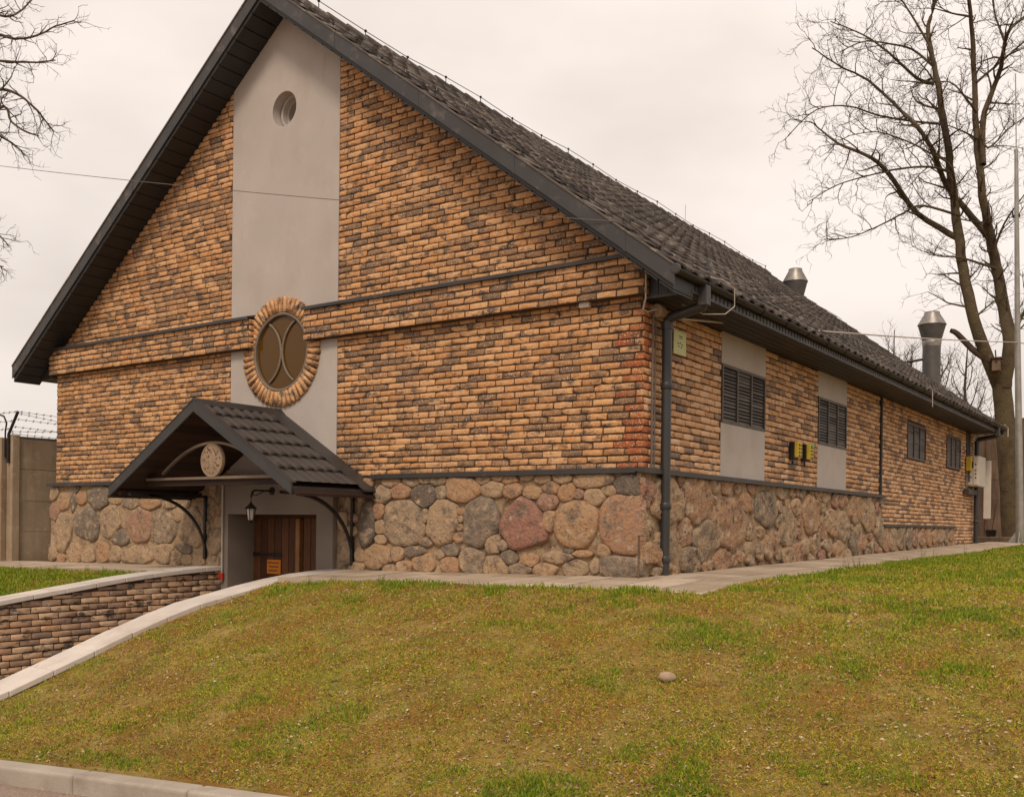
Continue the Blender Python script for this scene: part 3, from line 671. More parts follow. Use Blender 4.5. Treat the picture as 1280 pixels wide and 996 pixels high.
# main roof tiles on the visible slope
def tile_geo(tone):
    n = 6; V = []; 
    Wt, Lt = .302, .36
    pr = [(i/(n)*Wt, .021*math.sin(i/n*2*math.pi)+.014) for i in range(n+1)]
    for d, dz in ((0, 0.010), (Lt, .038)):
        V += [(p[0], d, p[1]+dz) for p in pr]
    V += [(p[0], Lt, p[1]+.010) for p in pr]
    F = []
    for i in range(n):
        F += [(i, i+1, n+2+i), (i, n+2+i, n+1+i), (n+1+i, n+2+i, 2*n+3+i), (n+1+i, 2*n+3+i, 2*n+2+i)]
    return np.array(V), np.array(F)
TV, TF = tile_geo(0)
tmesh = [big_mesh('roof_tile', TV+nr.normal(0, .0013, TV.shape), TF, M_tile, np.full(len(TV), rng.uniform(.05, .95))) for _ in range(12)]
tiles = []
nrow = 22; pitch = (XE-CX+.03)/cs/nrow
for r_ in range(nrow):
    for c in range(61):
        y = YR0-.005+c*.302
        u = r_*pitch
        # local axes: X-> +y world ; Y-> down slope ; Z -> normal
        org = Vector((CX+u*cs, y, ZR-u*sn_-.012))
        M = Matrix(((0, cs, sn_, org.x), (1, 0, 0, org.y), (0, -sn_, cs, org.z), (0, 0, 0, 1)))
        # handedness: flip x so faces look up
        tiles.append((M, (org-Vector(CAM)).length))
# order by apparent size of the ones that can be seen
tiles.sort(key=lambda t: t[1])
Vs, Fs, Rs, b = [], [], [], 0
for i, (M, d) in enumerate(tiles):
    if i < 300:
        o = link('roof_tile', tmesh[rng.randrange(12)]); P(o); o.matrix_basis = M @ Matrix.Rotation(rng.uniform(-.007, .007), 4, 'Z')
    else:
        A = np.array(M @ Matrix.Rotation(rng.uniform(-.007, .007), 4, 'Z')); Vs.append(TV@A[:3, :3].T+A[:3, 3]); Fs.append(TF+b); Rs.append(np.full(len(TV), rng.uniform(.05, .95))); b += len(TV)
o = link('roof_tiling', big_mesh('roof_tiling', np.vstack(Vs), np.vstack(Fs), M_tile, np.concatenate(Rs))); P(o); tag(o, kind='stuff')
m = MB(); m.prism([(XW, rt(XW)-.02), (CX, ZR-.02), (CX, ZR+.02), (XW, rt(XW)+.02)], 'y', YR0, YR1); P(m.build('roof_slope', M_tile, rnd=.5))
# ridge caps
for k in range(46):
    y = YR0+k*.4; m = MB()
    m.tube([(CX, y-.01, ZR+.0), (CX, y+.40, ZR-.012)], [.105, .09], 10); P(m.build('ridge_tile', M_tile, rnd=rng.uniform(.2, .9), smooth=True))
# lightning conductor on stand-offs: along the rake and the ridge
m = MB(); pts = []
for k in range(15):
    x = CX+k*.42; pts.append((x, YR0+.10, rt(x)+.09+.015*math.sin(k*2.1)))
m.tube(pts, .006, 5)
for p in pts[::1]: m.tube([(p[0], p[1], p[2]-.09), p], .006, 5); m.box(p[0]-.012, p[0]+.012, p[1]-.012, p[1]+.012, p[2]-.012, p[2]+.016)
P(m.build('lightning_conductor', M_iron))
m = MB(); pts = [(CX, YR0+.1+k*.95, ZR+.17+.03*math.sin(k*1.7)) for k in range(20)]
m.tube(pts, .006, 5)
for p in pts: m.tube([(p[0], p[1], ZR+.08), p], .007, 5); m.box(p[0]-.014, p[0]+.014, p[1]-.014, p[1]+.014, p[2]-.014, p[2]+.018)
P(m.build('lightning_conductor', M_iron))
m = MB(); m.tube([(CX+.1, 12.3, ZR+.1), (CX+.1, 12.3, ZR+.45)], .005, 5); P(m.build('lightning_rod', M_galv))
# snow guard wires + tile vents + loose wires at the gutter
for u in (1.45, 4.9):
    m = MB(); x = XE-u*cs; pts = [(x, y, rt(x)+.10+.008*math.sin(y*2)) for y in np.linspace(.0, 17.6, 30)]
    m.tube(pts, .007, 5)
    for p in pts: m.tube([(p[0], p[1], p[2]-.09), p], .006, 4)
    P(m.build('snow_guard_wire', M_galv))
for y, u in ((1.4, .75), (6.4, .6), (9.6, .7), (13.6, .5)):
    x = XE-u*cs; z = rt(x); m = MB()
    m.hexa([(x+.13, y, z-.09), (x+.13, y+.18, z-.09), (x-.1, y+.18, z+.08), (x-.1, y, z+.08), (x+.1, y+.02, z+.04), (x+.1, y+.16, z+.04), (x-.1, y+.16, z+.10), (x-.1, y+.02, z+.10)]); P(m.build('tile_vent', M_black))
m = MB(); m.tube([(gx-.1, .1, gzz+.09), (gx+.05, .55, gzz+.09), (gx+.10, .75, gzz+.03), (gx+.09, .78, gzz-.15), (gx+.04, .65, gzz-.25), (gx-.1, .4, gzz-.28), (.3, .3, 2.78)], .0055, 6)
m.tube([(gx+.06, 9.8, gzz+.08), (gx+.09, 9.9, gzz+.02), (gx+.09, 9.92, gzz-.28)], .008, 6)
m.tube([(gx+.06, 17.6, gzz+.08), (gx+.11, 17.8, gzz+.02), (gx+.11, 17.8, gzz-.2)], .012, 6)
P(m.build('loose_wire', M_cable))
m = MB(); m.tube([(.08, -.10, 3.10), (.09, -.12, 2.98), (.08, -.1, 2.80), (.03, -.06, 2.70), (.05, -.0, 2.68), (.10, .1, 2.72)], .010, 6); P(m.build('hanging_cable', M_cable))
# thin conduits on the wall corner, expansion pipe
m = MB(); m.tube([(.045, .14, 2.72), (.045, .14, -.05)], .012, 6); m.tube([(.045, .20, 2.72), (.045, .20, 1.0)], .008, 6); P(m.build('conduit', M_cable_d))
m = MB(); m.tube([(.035, 9.01, 2.80), (.035, 9.01, .05)], .022, 8); P(m.build('conduit', M_tin))
m = MB(); m.tube([(.085, -.20, -.10), (.085, -.195, .34)], .010, 6); m.tube([(.07, -.20, .34), (.14, -.19, .345)], .006, 6); P(m.build('ground_strap', M_conc_r))
for y in (16.45, 16.62, 16.8): P(MB().tube([(.03, y, 2.8), (.03, y, 1.9)], .02, 6).build('conduit', M_tin))

# ---------------- flues
def flue(name, x, y, zb, zt, r, lab, brace=False):
    f = empty(name, (x, y, zb)); tag(f, lab, 'flue', 'flues above the roof')
    o = MB().tube([(0, 0, 0), (0, 0, zt-zb-.88)], r, 24).build('flue_pipe', M_flue, f, smooth=True)
    h = zt-zb
    o = MB().lathe([(r+.005, h-.95), (r+.015, h-.88), (r+.015, h-.80), (r*.97, h-.76)], n=24).build('clamp_band', M_galv, f, smooth=True)
    o = MB().lathe([(r*1.02, h-.80), (r*1.52, h-.38), (r*1.55, h-.355)], n=24).build('lower_cone', M_flue, f, smooth=True)
    o = MB().lathe([(r*1.6, h-.36), (r*1.58, h-.34), (r*.86, h-.05), (r*.86, h-.01), (r*.80, h-.0), (r*.78, h-.06)], n=24).build('upper_cone', M_galv, f, smooth=True)
    if brace: MB().tube([(0, 0, h-1.25), (-1.05, -.3, h-1.42)], .035, 8).build('brace', M_iron, f)
flue('flue', -4.48, 17.2, 6.2, 7.46, .21, 'short metal roof flue poking over the roof ridge', False)
flue('flue', -1.53, 19.74, .3, 6.42, .235, 'tall dark flue with double-cone cap beside the bare tree', True)

# ================================================================ DOOR
door = empty('double_door', (DX0, DD-.06, -1.35)); door.parent = bld; door.matrix_parent_inverse = bld_inv
door_y = DD-.06
def D(o): o.parent = door; o.location = Vector(o.location)-Vector((DX0, door_y, -1.35)); return o
npl = 12
pw = (DX1-DX0)/npl
for k in range(npl):
    if k == 6: continue
    x0 = DX0+pw*k; D(MB().box(x0+.004, x0+pw-.004, door_y, door_y+.05, -1.35, DZT-.04).build('plank', M_wood, bevel=.006, rnd=rng.uniform(.1, .8)))
D(MB().box(DX0+pw*6+.02, DX0+pw*6+.10, door_y-.03, door_y+.05, -1.35, DZT-.05).build('meeting_stile', M_wood_l, bevel=.006))
D(MB().box(DX0, DX1, door_y-.02, door_y+.05, DZT-.04, DZT-.002).build('door_head', M_wood, rnd=.2))
D(MB().box(DX0, DX1, door_y+.052, door_y+.06, -1.4, DZT).build('door_backing', M_shut_in))
for (a, b) in ((DX0, DX0+.62), (DX1-.42, DX1)):
    m = MB(); z = -.02; pts = [(a, z+.03), (a, z-.03), ((a+b)/2, z-.018), (b-.03, z-.03), (b, z), (b-.03, z+.03), ((a+b)/2, z+.018)] if a == DX0 else [(b, z-.03), (b, z+.03), ((a+b)/2, z+.018), (a+.03, z+.03), (a, z), (a+.03, z-.03), ((a+b)/2, z-.018)]
    m.prism(pts, 'y', door_y-.010, door_y); D(m.build('hinge_strap', M_iron))
# things on the door
sg = MB().box(-.14, .14, -.006, .006, -.10, .10).build('warning_sign', M_orange); sg.location = (-5.955, door_y-.012, -.20)
sg.location = (-5.97, door_y-.010, -.19)
tag(sg, 'orange rectangular notice with lines of text on the door', 'sign')
for k, (a, b, z) in enumerate(((-.12, .12, .055), (-.09, .10, .0), (-.10, .09, -.055))):
    m = MB(); x = a
    while x < b-.012:
        l = rng.uniform(.012, .035); m.box(x, min(x+l, b), -.0085, -.006, z-.007, z+.009); x += l+.007
    m.build('lettering', M_mortar, sg)
rs = MB().lathe([(.001, -.008), (.085, -.008), (.09, -.004), (.09, .006)], n=32, axis='y').build('round_sign', M_white); rs.location = (-4.82, door_y-.008, -.13)
tag(rs, 'small round white sign low on the right door leaf', 'sign')
m = MB(); m.box(-.03, -.012, -.011, -.008, -.03, .035); m.box(-.012, .0, -.011, -.008, .02, .035); m.box(.01, .024, -.011, -.008, -.03, .035); m.box(-.045, .045, -.011, -.008, -.052, -.044); m.build('sign_mark', M_black, rs)

# grey pipe with red cap left of the doorway
pp = empty('vent_pipe', (SX0+.055, yf-.03, -1.3)); tag(pp, 'thin pale vertical pipe with red foot beside the doorway', 'pipe')
MB().tube([(0, 0, .9), (0, 0, 2.3)], .013, 8).build('pipe', M_cable, pp)
MB().tube([(0, -.01, .93), (0, -.01, 1.02)], .034, 10).build('red_cap', M_red, pp); MB().tube([(0, -.045, .96), (0, -.05, 1.0)], .02, 8).build('knob', M_red, pp)

# ================================================================ CANOPY
can = empty('door_canopy', (CX, -.7, .8)); tag(can, 'dark gabled porch canopy of pressed metal tiles over the double door', 'canopy')
def K(o): o.parent = can; o.matrix_parent_inverse = Matrix.Translation((-CX, .7, -.8)); return o
CR, CE, CH = 1.895, .865, 1.735; CSL = (CR-CE)/CH; CY = -1.45
def ct(x): return CR-CSL*abs(x-CX)
cth = math.atan(CSL)
for s in (-1, 1):
    # pressed tile sheet
    rows = 6; ny = 56; ly = 1.10; nu = 5
    V = []; F = []; su = CH/math.cos(cth)/rows
    ys = np.linspace(CY+.05, CY+.05+ly, ny)
    U = []
    for r_ in range(rows):
        for j in range(nu+1): U.append(((r_+j/nu)*su, .003+.036*(j/nu), ))
    for u, h in U:
        for y in ys:
            wv = .032*abs(math.sin(math.pi*(y-CY-.05)/.157))**.8
            hh = h+wv+.012; uu = u+ (.06*(wv/.032) if abs((u/su)-round(u/su)) < 1e-6 and h > .02 else 0)
            V.append((CX+s*(uu*math.cos(cth)-0), y, CR-uu*math.sin(cth)+hh))
    nU = len(U)
    for i in range(nU-1):
        for j in range(ny-1):
            q = (i*ny+j, i*ny+j+1, (i+1)*ny+j+1, (i+1)*ny+j); F.append(q if s < 0 else q[::-1])
    K(link('tile_sheet', big_mesh('tile_sheet', V, F, M_canopy, smooth=False)))
    # smooth flashing by the wall
    xe = CX+s*(CH+.115); m = MB()
    q = [(CX, CR+.055), (xe, ct(xe)+.055), (xe, ct(xe)+.035), (CX, CR+.035)]
    m.prism(q[::(-1 if s > 0 else 1)], 'y', CY+.05+ly-.02, -.005); K(m.build('wall_flashing', M_tin))
    m = MB(); q = [(CX, CR-.02), (xe, ct(xe)-.02), (xe, ct(xe)-.05), (CX, CR-.05)]
    m.prism(q[::(-1 if s > 0 else 1)], 'y', CY+.03, -.01); K(m.build('roof_deck', M_wood_c, rnd=.1))
    for k in range(12):
        a, b = k*CH/12, (k+1)*CH/12-.008; m = MB(); x0, x1 = CX+s*a, CX+s*b
        q = [(x0, ct(x0)-.05), (x1, ct(x1)-.05), (x1, ct(x1)-.065), (x0, ct(x0)-.065)]
        m.prism(q[::(-1 if s > 0 else 1)], 'y', CY+.03, -.02); K(m.build('ceiling_board', M_wood_c, rnd=rng.uniform(0, 1)))
    # front bargeboard, eave trim
    m = MB(); xe2 = CX+s*(CH+.05)
    q = [(CX, CR+.06), (xe2, ct(xe2)+.06), (xe2, ct(xe2)-.075), (CX, CR-.085)]
    m.prism(q[::(-1 if s > 0 else 1)], 'y', CY, CY+.025); K(m.build('bargeboard', M_tin))
    m = MB(); q = [(CX, CR+.068), (xe2, ct(xe2)+.068), (xe2, ct(xe2)+.058), (CX, CR+.058)]
    m.prism(q[::(-1 if s > 0 else 1)], 'y', CY-.006, CY+.08); K(m.build('verge_trim', M_tin))
    xe = CX+s*(CH+.03); m = MB(); a, b = sorted((xe-s*.02, xe+s*.012)); m.box(a, b, CY+.025, -.01, ct(xe)-.085, ct(xe)+.01); K(m.build('eave_trim', M_tin))
    m = MB(); a, b = sorted((xe-s*.16, xe-s*.08)); m.box(a, b, CY+.06, -.01, ct(xe)-.06, ct(xe)-.0); K(m.build('wall_plate', M_wood_c, rnd=.2))
    # curved bracket
    bxx = CX+s*1.46; pts = []
    for k in range(14):
        a = math.pi/2*k/13; pts.append((bxx, -.11-.95*(1-math.sin(a))*1.0, .78-.85*(1-math.cos(a))))
    m = MB()
    for i in range(13):
        p, q = pts[i], pts[i+1]; t = .022
        m.hexa([(bxx-t, p[1], p[2]-.02), (bxx+t, p[1], p[2]-.02), (bxx+t, q[1], q[2]-.02), (bxx-t, q[1], q[2]-.02), (bxx-t, p[1], p[2]+.02), (bxx+t, p[1], p[2]+.02), (bxx+t, q[1], q[2]+.02), (bxx-t, q[1], q[2]+.02)])
    m.box(bxx-.022, bxx+.022, -.135, -.10, -.1, .80); m.box(bxx-.022, bxx+.022, CY+.1, -.1, .775, .81)
    K(m.build('bracket', M_iron))
m = MB(); m.prism([(CX-.10, CR-.005), (CX, CR+.085), (CX+.10, CR-.005), (CX, CR+.07)], 'y', CY-.006, -.01); K(m.build('ridge_cap', M_tin))
TY = -1.14
m = MB(); m.box(CX-1.38, CX+1.38, TY-.02, TY+.02, .975, 1.01); K(m.build('tie_bar', M_bronze, bevel=.004))
m = MB(); m.box(CX-1.46, CX+1.46, TY+.025, TY+.10, .90, .972); K(m.build('tie_beam', M_wood_c, rnd=.1))
m = MB(); pts = []
for k in range(25):
    t = -1+2*k/24; pts.append((CX+t*1.02, 1.44-.38*t*t))
for i in range(24):
    p, q = pts[i], pts[i+1]; m.hexa([(p[0], TY-.02, p[1]-.016), (q[0], TY-.02, q[1]-.016), (q[0], TY+.02, q[1]-.016), (p[0], TY+.02, p[1]-.016), (p[0], TY-.02, p[1]+.016), (q[0], TY-.02, q[1]+.016), (q[0], TY+.02, q[1]+.016), (p[0], TY+.02, p[1]+.016)])
K(m.build('arched_bar', M_bronze))
em = MB(); ex, ez, er = CX, 1.215, .215
em.lathe([(.001, TY-.02), (er-.012, TY-.02), (er, TY-.012), (er, TY+.018), (.001, TY+.018)], (ex, ez), 40, 'y')
emb = em.build('emblem_disc', M_disc, smooth=True); K(emb)
em.v = []; m = MB()
for k in range(46):   # leaf-shaped piercings
    a = rng.uniform(0, 6.28); rr = er*.80*math.sqrt(rng.uniform(.06, 1)); x, z = ex+rr*math.cos(a), ez+rr*math.sin(a)
    if abs(x-ex) < .05 and z > ez-.1 and z < ez+.07: continue
    t = rng.uniform(0, 3.14); l, w2 = rng.uniform(.012, .024), rng.uniform(.005, .009); c, s_ = math.cos(t), math.sin(t)
    P4 = [(l, 0), (0, w2), (-l, 0), (0, -w2)]
    m.add([(x+p*c-q*s_, TY-.0225, z+p*s_+q*c) for p, q in P4], [(0, 1, 2, 3)])
o = m.build('piercing', M_cut); o.parent = emb
o = MB().lathe([(er*.90, TY-.021), (er*.91, TY-.026), (er*.985, TY-.026), (er*.99, TY-.018)], (ex, ez), 40, 'y').build('emblem_rim', M_disc, smooth=True); o.parent = emb

# wall lantern
lan = empty('wall_lantern', (CX, yf, .86)); tag(lan, 'black iron lantern hanging from a wall arm above the door', 'lantern')
m = MB(); m.tube([(0, 0, 0), (0, -.30, .0), (0, -.34, -.02), (0, -.36, -.10)], .012, 8); m.tube([(0, -.12, -.0), (0, -.28, -.07), (0, -.33, -.06), (0, -.31, -.02)], .006, 6); m.build('arm', M_iron, lan, smooth=True)
m = MB(); m.lathe([(.001, -.02), (.05, -.015), (.055, 0)], (0, 0), 14, 'y'); m.build('wall_plate', M_iron, lan)
m = MB(); m.tube([(0, -.36, -.10), (0, -.36, -.17)], .006, 6); m.lathe([(.008, -.15), (.012, -.165), (.03, -.19), (.075, -.235), (.085, -.245), (.06, -.25)], (0, -.36), 6); m.build('lantern_cap', M_iron, lan)
m = MB(); m.lathe([(.058, -.25), (.036, -.395)], (0, -.36), 6); m.build('glass', M_lens, lan)
m = MB()
for k in range(6):
    a = 2*math.pi*k/6; m.tube([(.062*math.cos(a), -.36+.062*math.sin(a), -.245), (.039*math.cos(a), -.36+.039*math.sin(a), -.40)], .006, 4)
m.lathe([(.001, -.44), (.012, -.43), (.03, -.405), (.045, -.395)], (0, -.36), 6); m.build('lantern_cage', M_iron, lan)

# ================================================================ small fittings on walls
def fit(name, lab, cat, mb, m, loc, bevel=.004):
    o = mb.build(name, m, bevel=bevel); o.location = loc; tag(o, lab, cat); return o
fit('junction_box', 'small pale square box under the projecting brick band near the corner', 'box', MB().box(-.065, .065, -.06, 0, -.055, .055), M_white, (-.68, -.024, 2.85), .008)
sc_ = empty('security_camera', (-.05, -.12, 3.33)); tag(sc_, 'small beige bullet camera above the brick band under the eave', 'camera')
MB().tube([(-.13, -.03, .0), (.02, -.02, -.01)], .033, 12).build('housing', M_disc, sc_, smooth=True); MB().tube([(-.132, -.03, .0), (-.136, -.03, 0)], .026, 12).build('lens', M_black, sc_)
MB().tube([(0.0, -.02, -.01), (.09, .04, -.03), (.12, .1, -.03)], .016, 8).build('mount', M_disc, sc_)
jb = empty('round_junction_box', (.075, .2, 2.72)); tag(jb, 'dusty tan round junction box behind the top of the corner downpipe', 'box')
MB().tube([(0, -.05, 0), (0, .05, 0)], .07, 14).build('housing', M_disc, jb, smooth=True); MB().tube([(0, 0, -.04), (.05, .18, -.10)], .02, 8).build('cable_gland', M_cable_d, jb)
pl = MB().box(.0, .008, -.155, .155, -.13, .13).build('notice_plate', M_plate); pl.location = (.026, .815, 2.48); tag(pl, 'pale green notice plate fixed to the side wall next to the downpipe', 'sign')
m = MB(); m.box(.008, .0095, -.03, .06, .07, .08); m.box(.008, .0095, -.02, .05, .05, .058)
for dy, dz in ((-.05, -.01), (.0, -.0), (.05, -.015), (-.03, -.04), (.03, -.045)): m.box(.008, .0095, dy-.012, dy+.012, dz-.008, dz+.008)
m.build('lettering', M_mortar, pl)
for y, gl, lab in ((4.35, False, 'left yellow and black box on the brickwork between the two large windows'), (4.85, True, 'right yellow and black box with a green light between the two large windows')):
    t = empty('meter_box', (.024, y, 1.53)); tag(t, lab, 'box', 'yellow boxes on the side wall')
    MB().box(0, .07, -.01, .18, -.125, .12).build('backbox', M_black, t, bevel=.006); MB().box(.07, .125, .01, .18, -.10, .12).build('cover', M_yellow, t, bevel=.006)
    m = MB()
    for a in range(2):
        for b_ in range(4): m.box(.125, .129, .035+a*.075, .075+a*.075, -.09+b_*.05, -.06+b_*.05)
    m.build('socket', M_black, t)
    if gl: MB().box(.125, .133, .06, .17, .075, .115).build('green_light', M_green, t)
    MB().tube([(.03, .05, -.14), (.03, .06, -.2)], .012, 6).build('cable_tail', M_black, t)
# cabinets at the far corner
cb = empty('meter_cabinet', (.01, 17.0, 1.5)); tag(cb, 'pale grey electrical cabinet with two doors at the far end of the side wall', 'cabinet')
MB().box(0, .28, -.5, .35, 0, .72).build('case', M_cab, cb, bevel=.008)
MB().box(.0, .20, .37, .42, .02, .70).build('side_panel', M_cab, cb)
for x in (.035, .165): MB().box(x, x+.10, -.518, -.5, .03, .69).build('cabinet_door', M_white, cb, bevel=.004)
m = MB()
for (x, z) in ((.06, .58), (.10, .20), (.2, .5), (.2, .36), (.2, .27), (.2, .18)): m.box(x, x+.028, -.526, -.518, z, z+.035)
m.build('latch', M_black, cb)
yb_ = empty('yellow_meter', (.03, 16.35, 1.98)); tag(yb_, 'small yellow meter housing left of the grey cabinet at the far corner', 'box')
MB().box(0, .12, 0, .30, -.12, .22).build('housing', M_yellow, yb_, bevel=.01); MB().box(.12, .13, .05, .25, -.05, .1).build('dial_plate', M_black, yb_); MB().tube([(.05, .1, -.12), (.06, .1, -.35), (.06, .3, -.45)], .015, 6).build('cable_tail', M_black, yb_)
MB_ = MB().box(-.02, .16, 0, .05, -1.35, 1.05).build('board', M_white, bevel=.004); MB_.location = (.32, 17.75, 1.05+.0); tag(MB_, 'tall narrow white board standing past the far corner of the wall', 'board')
MB_.location = (.19, 17.8, 1.55)
MB_.scale = (.9, 1, .6)
fit('wall_ledge', 'small grey metal ledge under the cabinet at the far corner', 'ledge', MB().box(0, .12, -.9, .3, 0, .12), M_fascia, (.03, 17.0, 1.30), .004)

# ================================================================ PATHS, RAMP, WALLS
def plane_z(x, y): return -.085+.016*np.minimum(x, 0)+.0125*np.maximum(y, 0)+ .045*np.minimum(y+.0, 0)*1.0
PXE, PYE = 1.33, -1.40
path_f = MB()
def quad_sheet(m, x0, x1, y0, y1, nx, ny, dz, zf=plane_z):
    xs = np.linspace(x0, x1, nx+1); ys = np.linspace(y0, y1, ny+1); vs = []; fs = []
    for y in ys:
        for x in xs: vs.append((x, y, float(zf(x, y))+dz))
    for j in range(ny):
        for i in range(nx): a = j*(nx+1)+i; fs.append((a, a+1, a+nx+2, a+nx+1))
    m.add(vs, fs)
LFX = SX0-.36
m = MB(); quad_sheet(m, SX1+.36, PXE, PYE, 0.02, 12, 3, -.03); quad_sheet(m, -.3, PXE, .02, 19.0, 3, 20, -.03)
pf = m.build('path', M_joint); tag(pf, 'concrete paved path running round the foot of the building', None, kind='structure')
m = MB(); quad_sheet(m, -13.0, LFX, -1.15, .02, 12, 2, -.03); pl_ = m.build('path', M_joint); tag(pl_, 'concrete paved path left of the ramp', None, kind='structure')
def slab(name, x0, x1, y0, y1, zf, t, m_, parent, top=0.0, bev=.006):
    j = rng.uniform(-.003, .003); mb = MB()
    q = [(x0, y0), (x1, y0), (x1, y1), (x0, y1)]
    mb.hexa([(x, y, float(zf(x, y))-t+top) for x, y in q]+[(x, y, float(zf(x, y))+top+j) for x, y in q])
    o = mb.build(name, m_, parent, rnd=rng.uniform(0, 1)); return o
g_ = .018; px = .47
def pave(x0, x1, y0, y1, parent, sx, sy):
    nx = max(1, round((x1-x0)/sx)); ny = max(1, round((y1-y0)/sy)); dx = (x1-x0)/nx; dy = (y1-y0)/ny
    for i in range(nx):
        for j in range(ny):
            o_ = (dx/2 if j % 2 and False else 0)
            slab('paving_slab', x0+i*dx+g_/2, x0+(i+1)*dx-g_/2, y0+j*dy+g_/2, y0+(j+1)*dy-g_/2, plane_z, .03, M_paver, parent)
pave(SX1+.36, PXE-.10, PYE+.10, -.02, pf, .48, .42)
pave(.10, PXE-.10, .0, 19.0, pf, .40, .42)
pave(-13.0, LFX, -1.05, -.02, pl_, .6, .5)
# edging
for a in np.arange(SX1+.36, PXE, 1.0): slab('edging', a+.004, min(a+.996, PXE), PYE, PYE+.09, plane_z, .08, M_paver, pf, .012)
for a in np.arange(PYE+.09, 19.0, 1.0): slab('edging', PXE-.09, PXE, a+.004, a+.996, plane_z, .08, M_paver, pf, .006)
for a in np.arange(-13.0, LFX-.2, 1.0): slab('edging', a+.004, min(a+.996, LFX), -1.15, -1.06, plane_z, .08, M_paver, pl_, .006)

RC = [(0.3, -.15), (0, -.15), (-.55, -.165), (-.98, -.20), (-1.5, -.27), (-2.13, -.385), (-2.6, -.47), (-3.17, -.64), (-3.7, -.825), (-4.64, -1.14), (-5.2, -1.30), (-5.9, -1.45)]
LC = [(0.3, -.185), (0, -.19), (-.55, -.205), (-1.13, -.245), (-1.7, -.30), (-2.28, -.375), (-3.28, -.50), (-4.2, -.68), (-5.2, -1.0), (-5.9, -1.25)]
def prof_z(tab, y):
    t = sorted(tab); return float(np.interp(y, [a for a, b in t], [b for a, b in t]))
def ret_wall(lab, x0, x1, tab, face_x, nrm, n_ind=300):
    root = empty('retaining_wall', ((x0+x1)/2, -3, -1.5)); tag(root, lab, 'wall', 'low ramp walls')
    pin = Matrix.Translation((-(x0+x1)/2, 3, 1.5))
    def Q(o): o.parent = root; o.matrix_parent_inverse = pin; return o
    ys = list(np.arange(-5.8, .01, .2)); 
    m = MB()
    for a, b in zip(ys[:-1], ys[1:]):
        za, zb = prof_z(tab, a)-.06, prof_z(tab, b)-.06
        m.hexa([(x0+.05, a, -1.7), (x1-.05, a, -1.7), (x1-.05, b, -1.7), (x0+.05, b, -1.7), (x0+.05, a, za), (x1-.05, a, za), (x1-.05, b, zb), (x0+.05, b, zb)])
    Q(m.build('wall_core', M_mortar))
    # coping slabs
    y = -5.8; 
    while y < -.02:
        l = .415+rng.uniform(-.01, .01); y1_ = min(y+l, -.0)
        mb = MB(); za, zb = prof_z(tab, y), prof_z(tab, y1_); j = rng.uniform(-.003, .003)
        for h0, h1, e_ in ((-.06, 0, 0),):
            mb.hexa([(x0, y+.003, za+h0), (x1, y+.003, za+h0), (x1, y1_-.003, zb+h0), (x0, y1_-.003, zb+h0), (x0, y+.003, za+j), (x1, y+.003, za+j), (x1, y1_-.003, zb+j), (x0, y1_-.003, zb+j)])
        Q(mb.build('coping_slab', M_coping, bevel=.008, seg=2)); y += l
    B = Bricks(); z = -.26; k = 0
    while z > -1.62:
        y = -5.8; first = True
        while y < -.03:
            L = .24+rng.uniform(-.01, .01)
            if first and k % 2: L = .12
            first = False
            if y+L > -.0: L = -y-.004
            if L < .06: break
            top = min(prof_z(tab, y), prof_z(tab, y+L))-.064
            hs = 1.0
            if z+.033 <= top:
                B.put((face_x, y+L/2, z+rng.uniform(-.002, .002)), nrm, L, roll=rng.uniform(-.012, .012), depth=rng.uniform(.8, 1.2), hs=rng.uniform(.95, 1.05))
            elif z-.012 < top:
                hh = (top-(z-.033))/.066; B.put((face_x, y+L/2, z-.033*(1-hh)), nrm, L, roll=0, depth=1, hs=hh)
            y += L+rng.uniform(.009, .014)
        z -= CP; k += 1
    B.emit(Q, M_brick_d, n_ind)
    return root
LX0, LX1 = SX0-.36, SX0+.02
RX0, RX1 = SX1-.03, SX1+.385
ret_wall('brick ramp wall with pale coping, on the far left of the sunken door', LX0, LX1, LC, LX1-.05, math.pi/2)
ret_wall('pale coping wall descending between the sunken ramp and the wide lawn', RX0, RX1, RC, RX0+.05, -math.pi/2, 40)
m = MB(); m.add([(LX1-.06, .3, -1.36), (RX0+.06, .3, -1.36), (RX0+.06, -5.8, -1.5), (LX1-.06, -5.8, -1.5)], [(0, 1, 2, 3)])
o = m.build('ramp', M_ramp); tag(o, 'sunken ramp floor leading down to the double door', kind='structure')

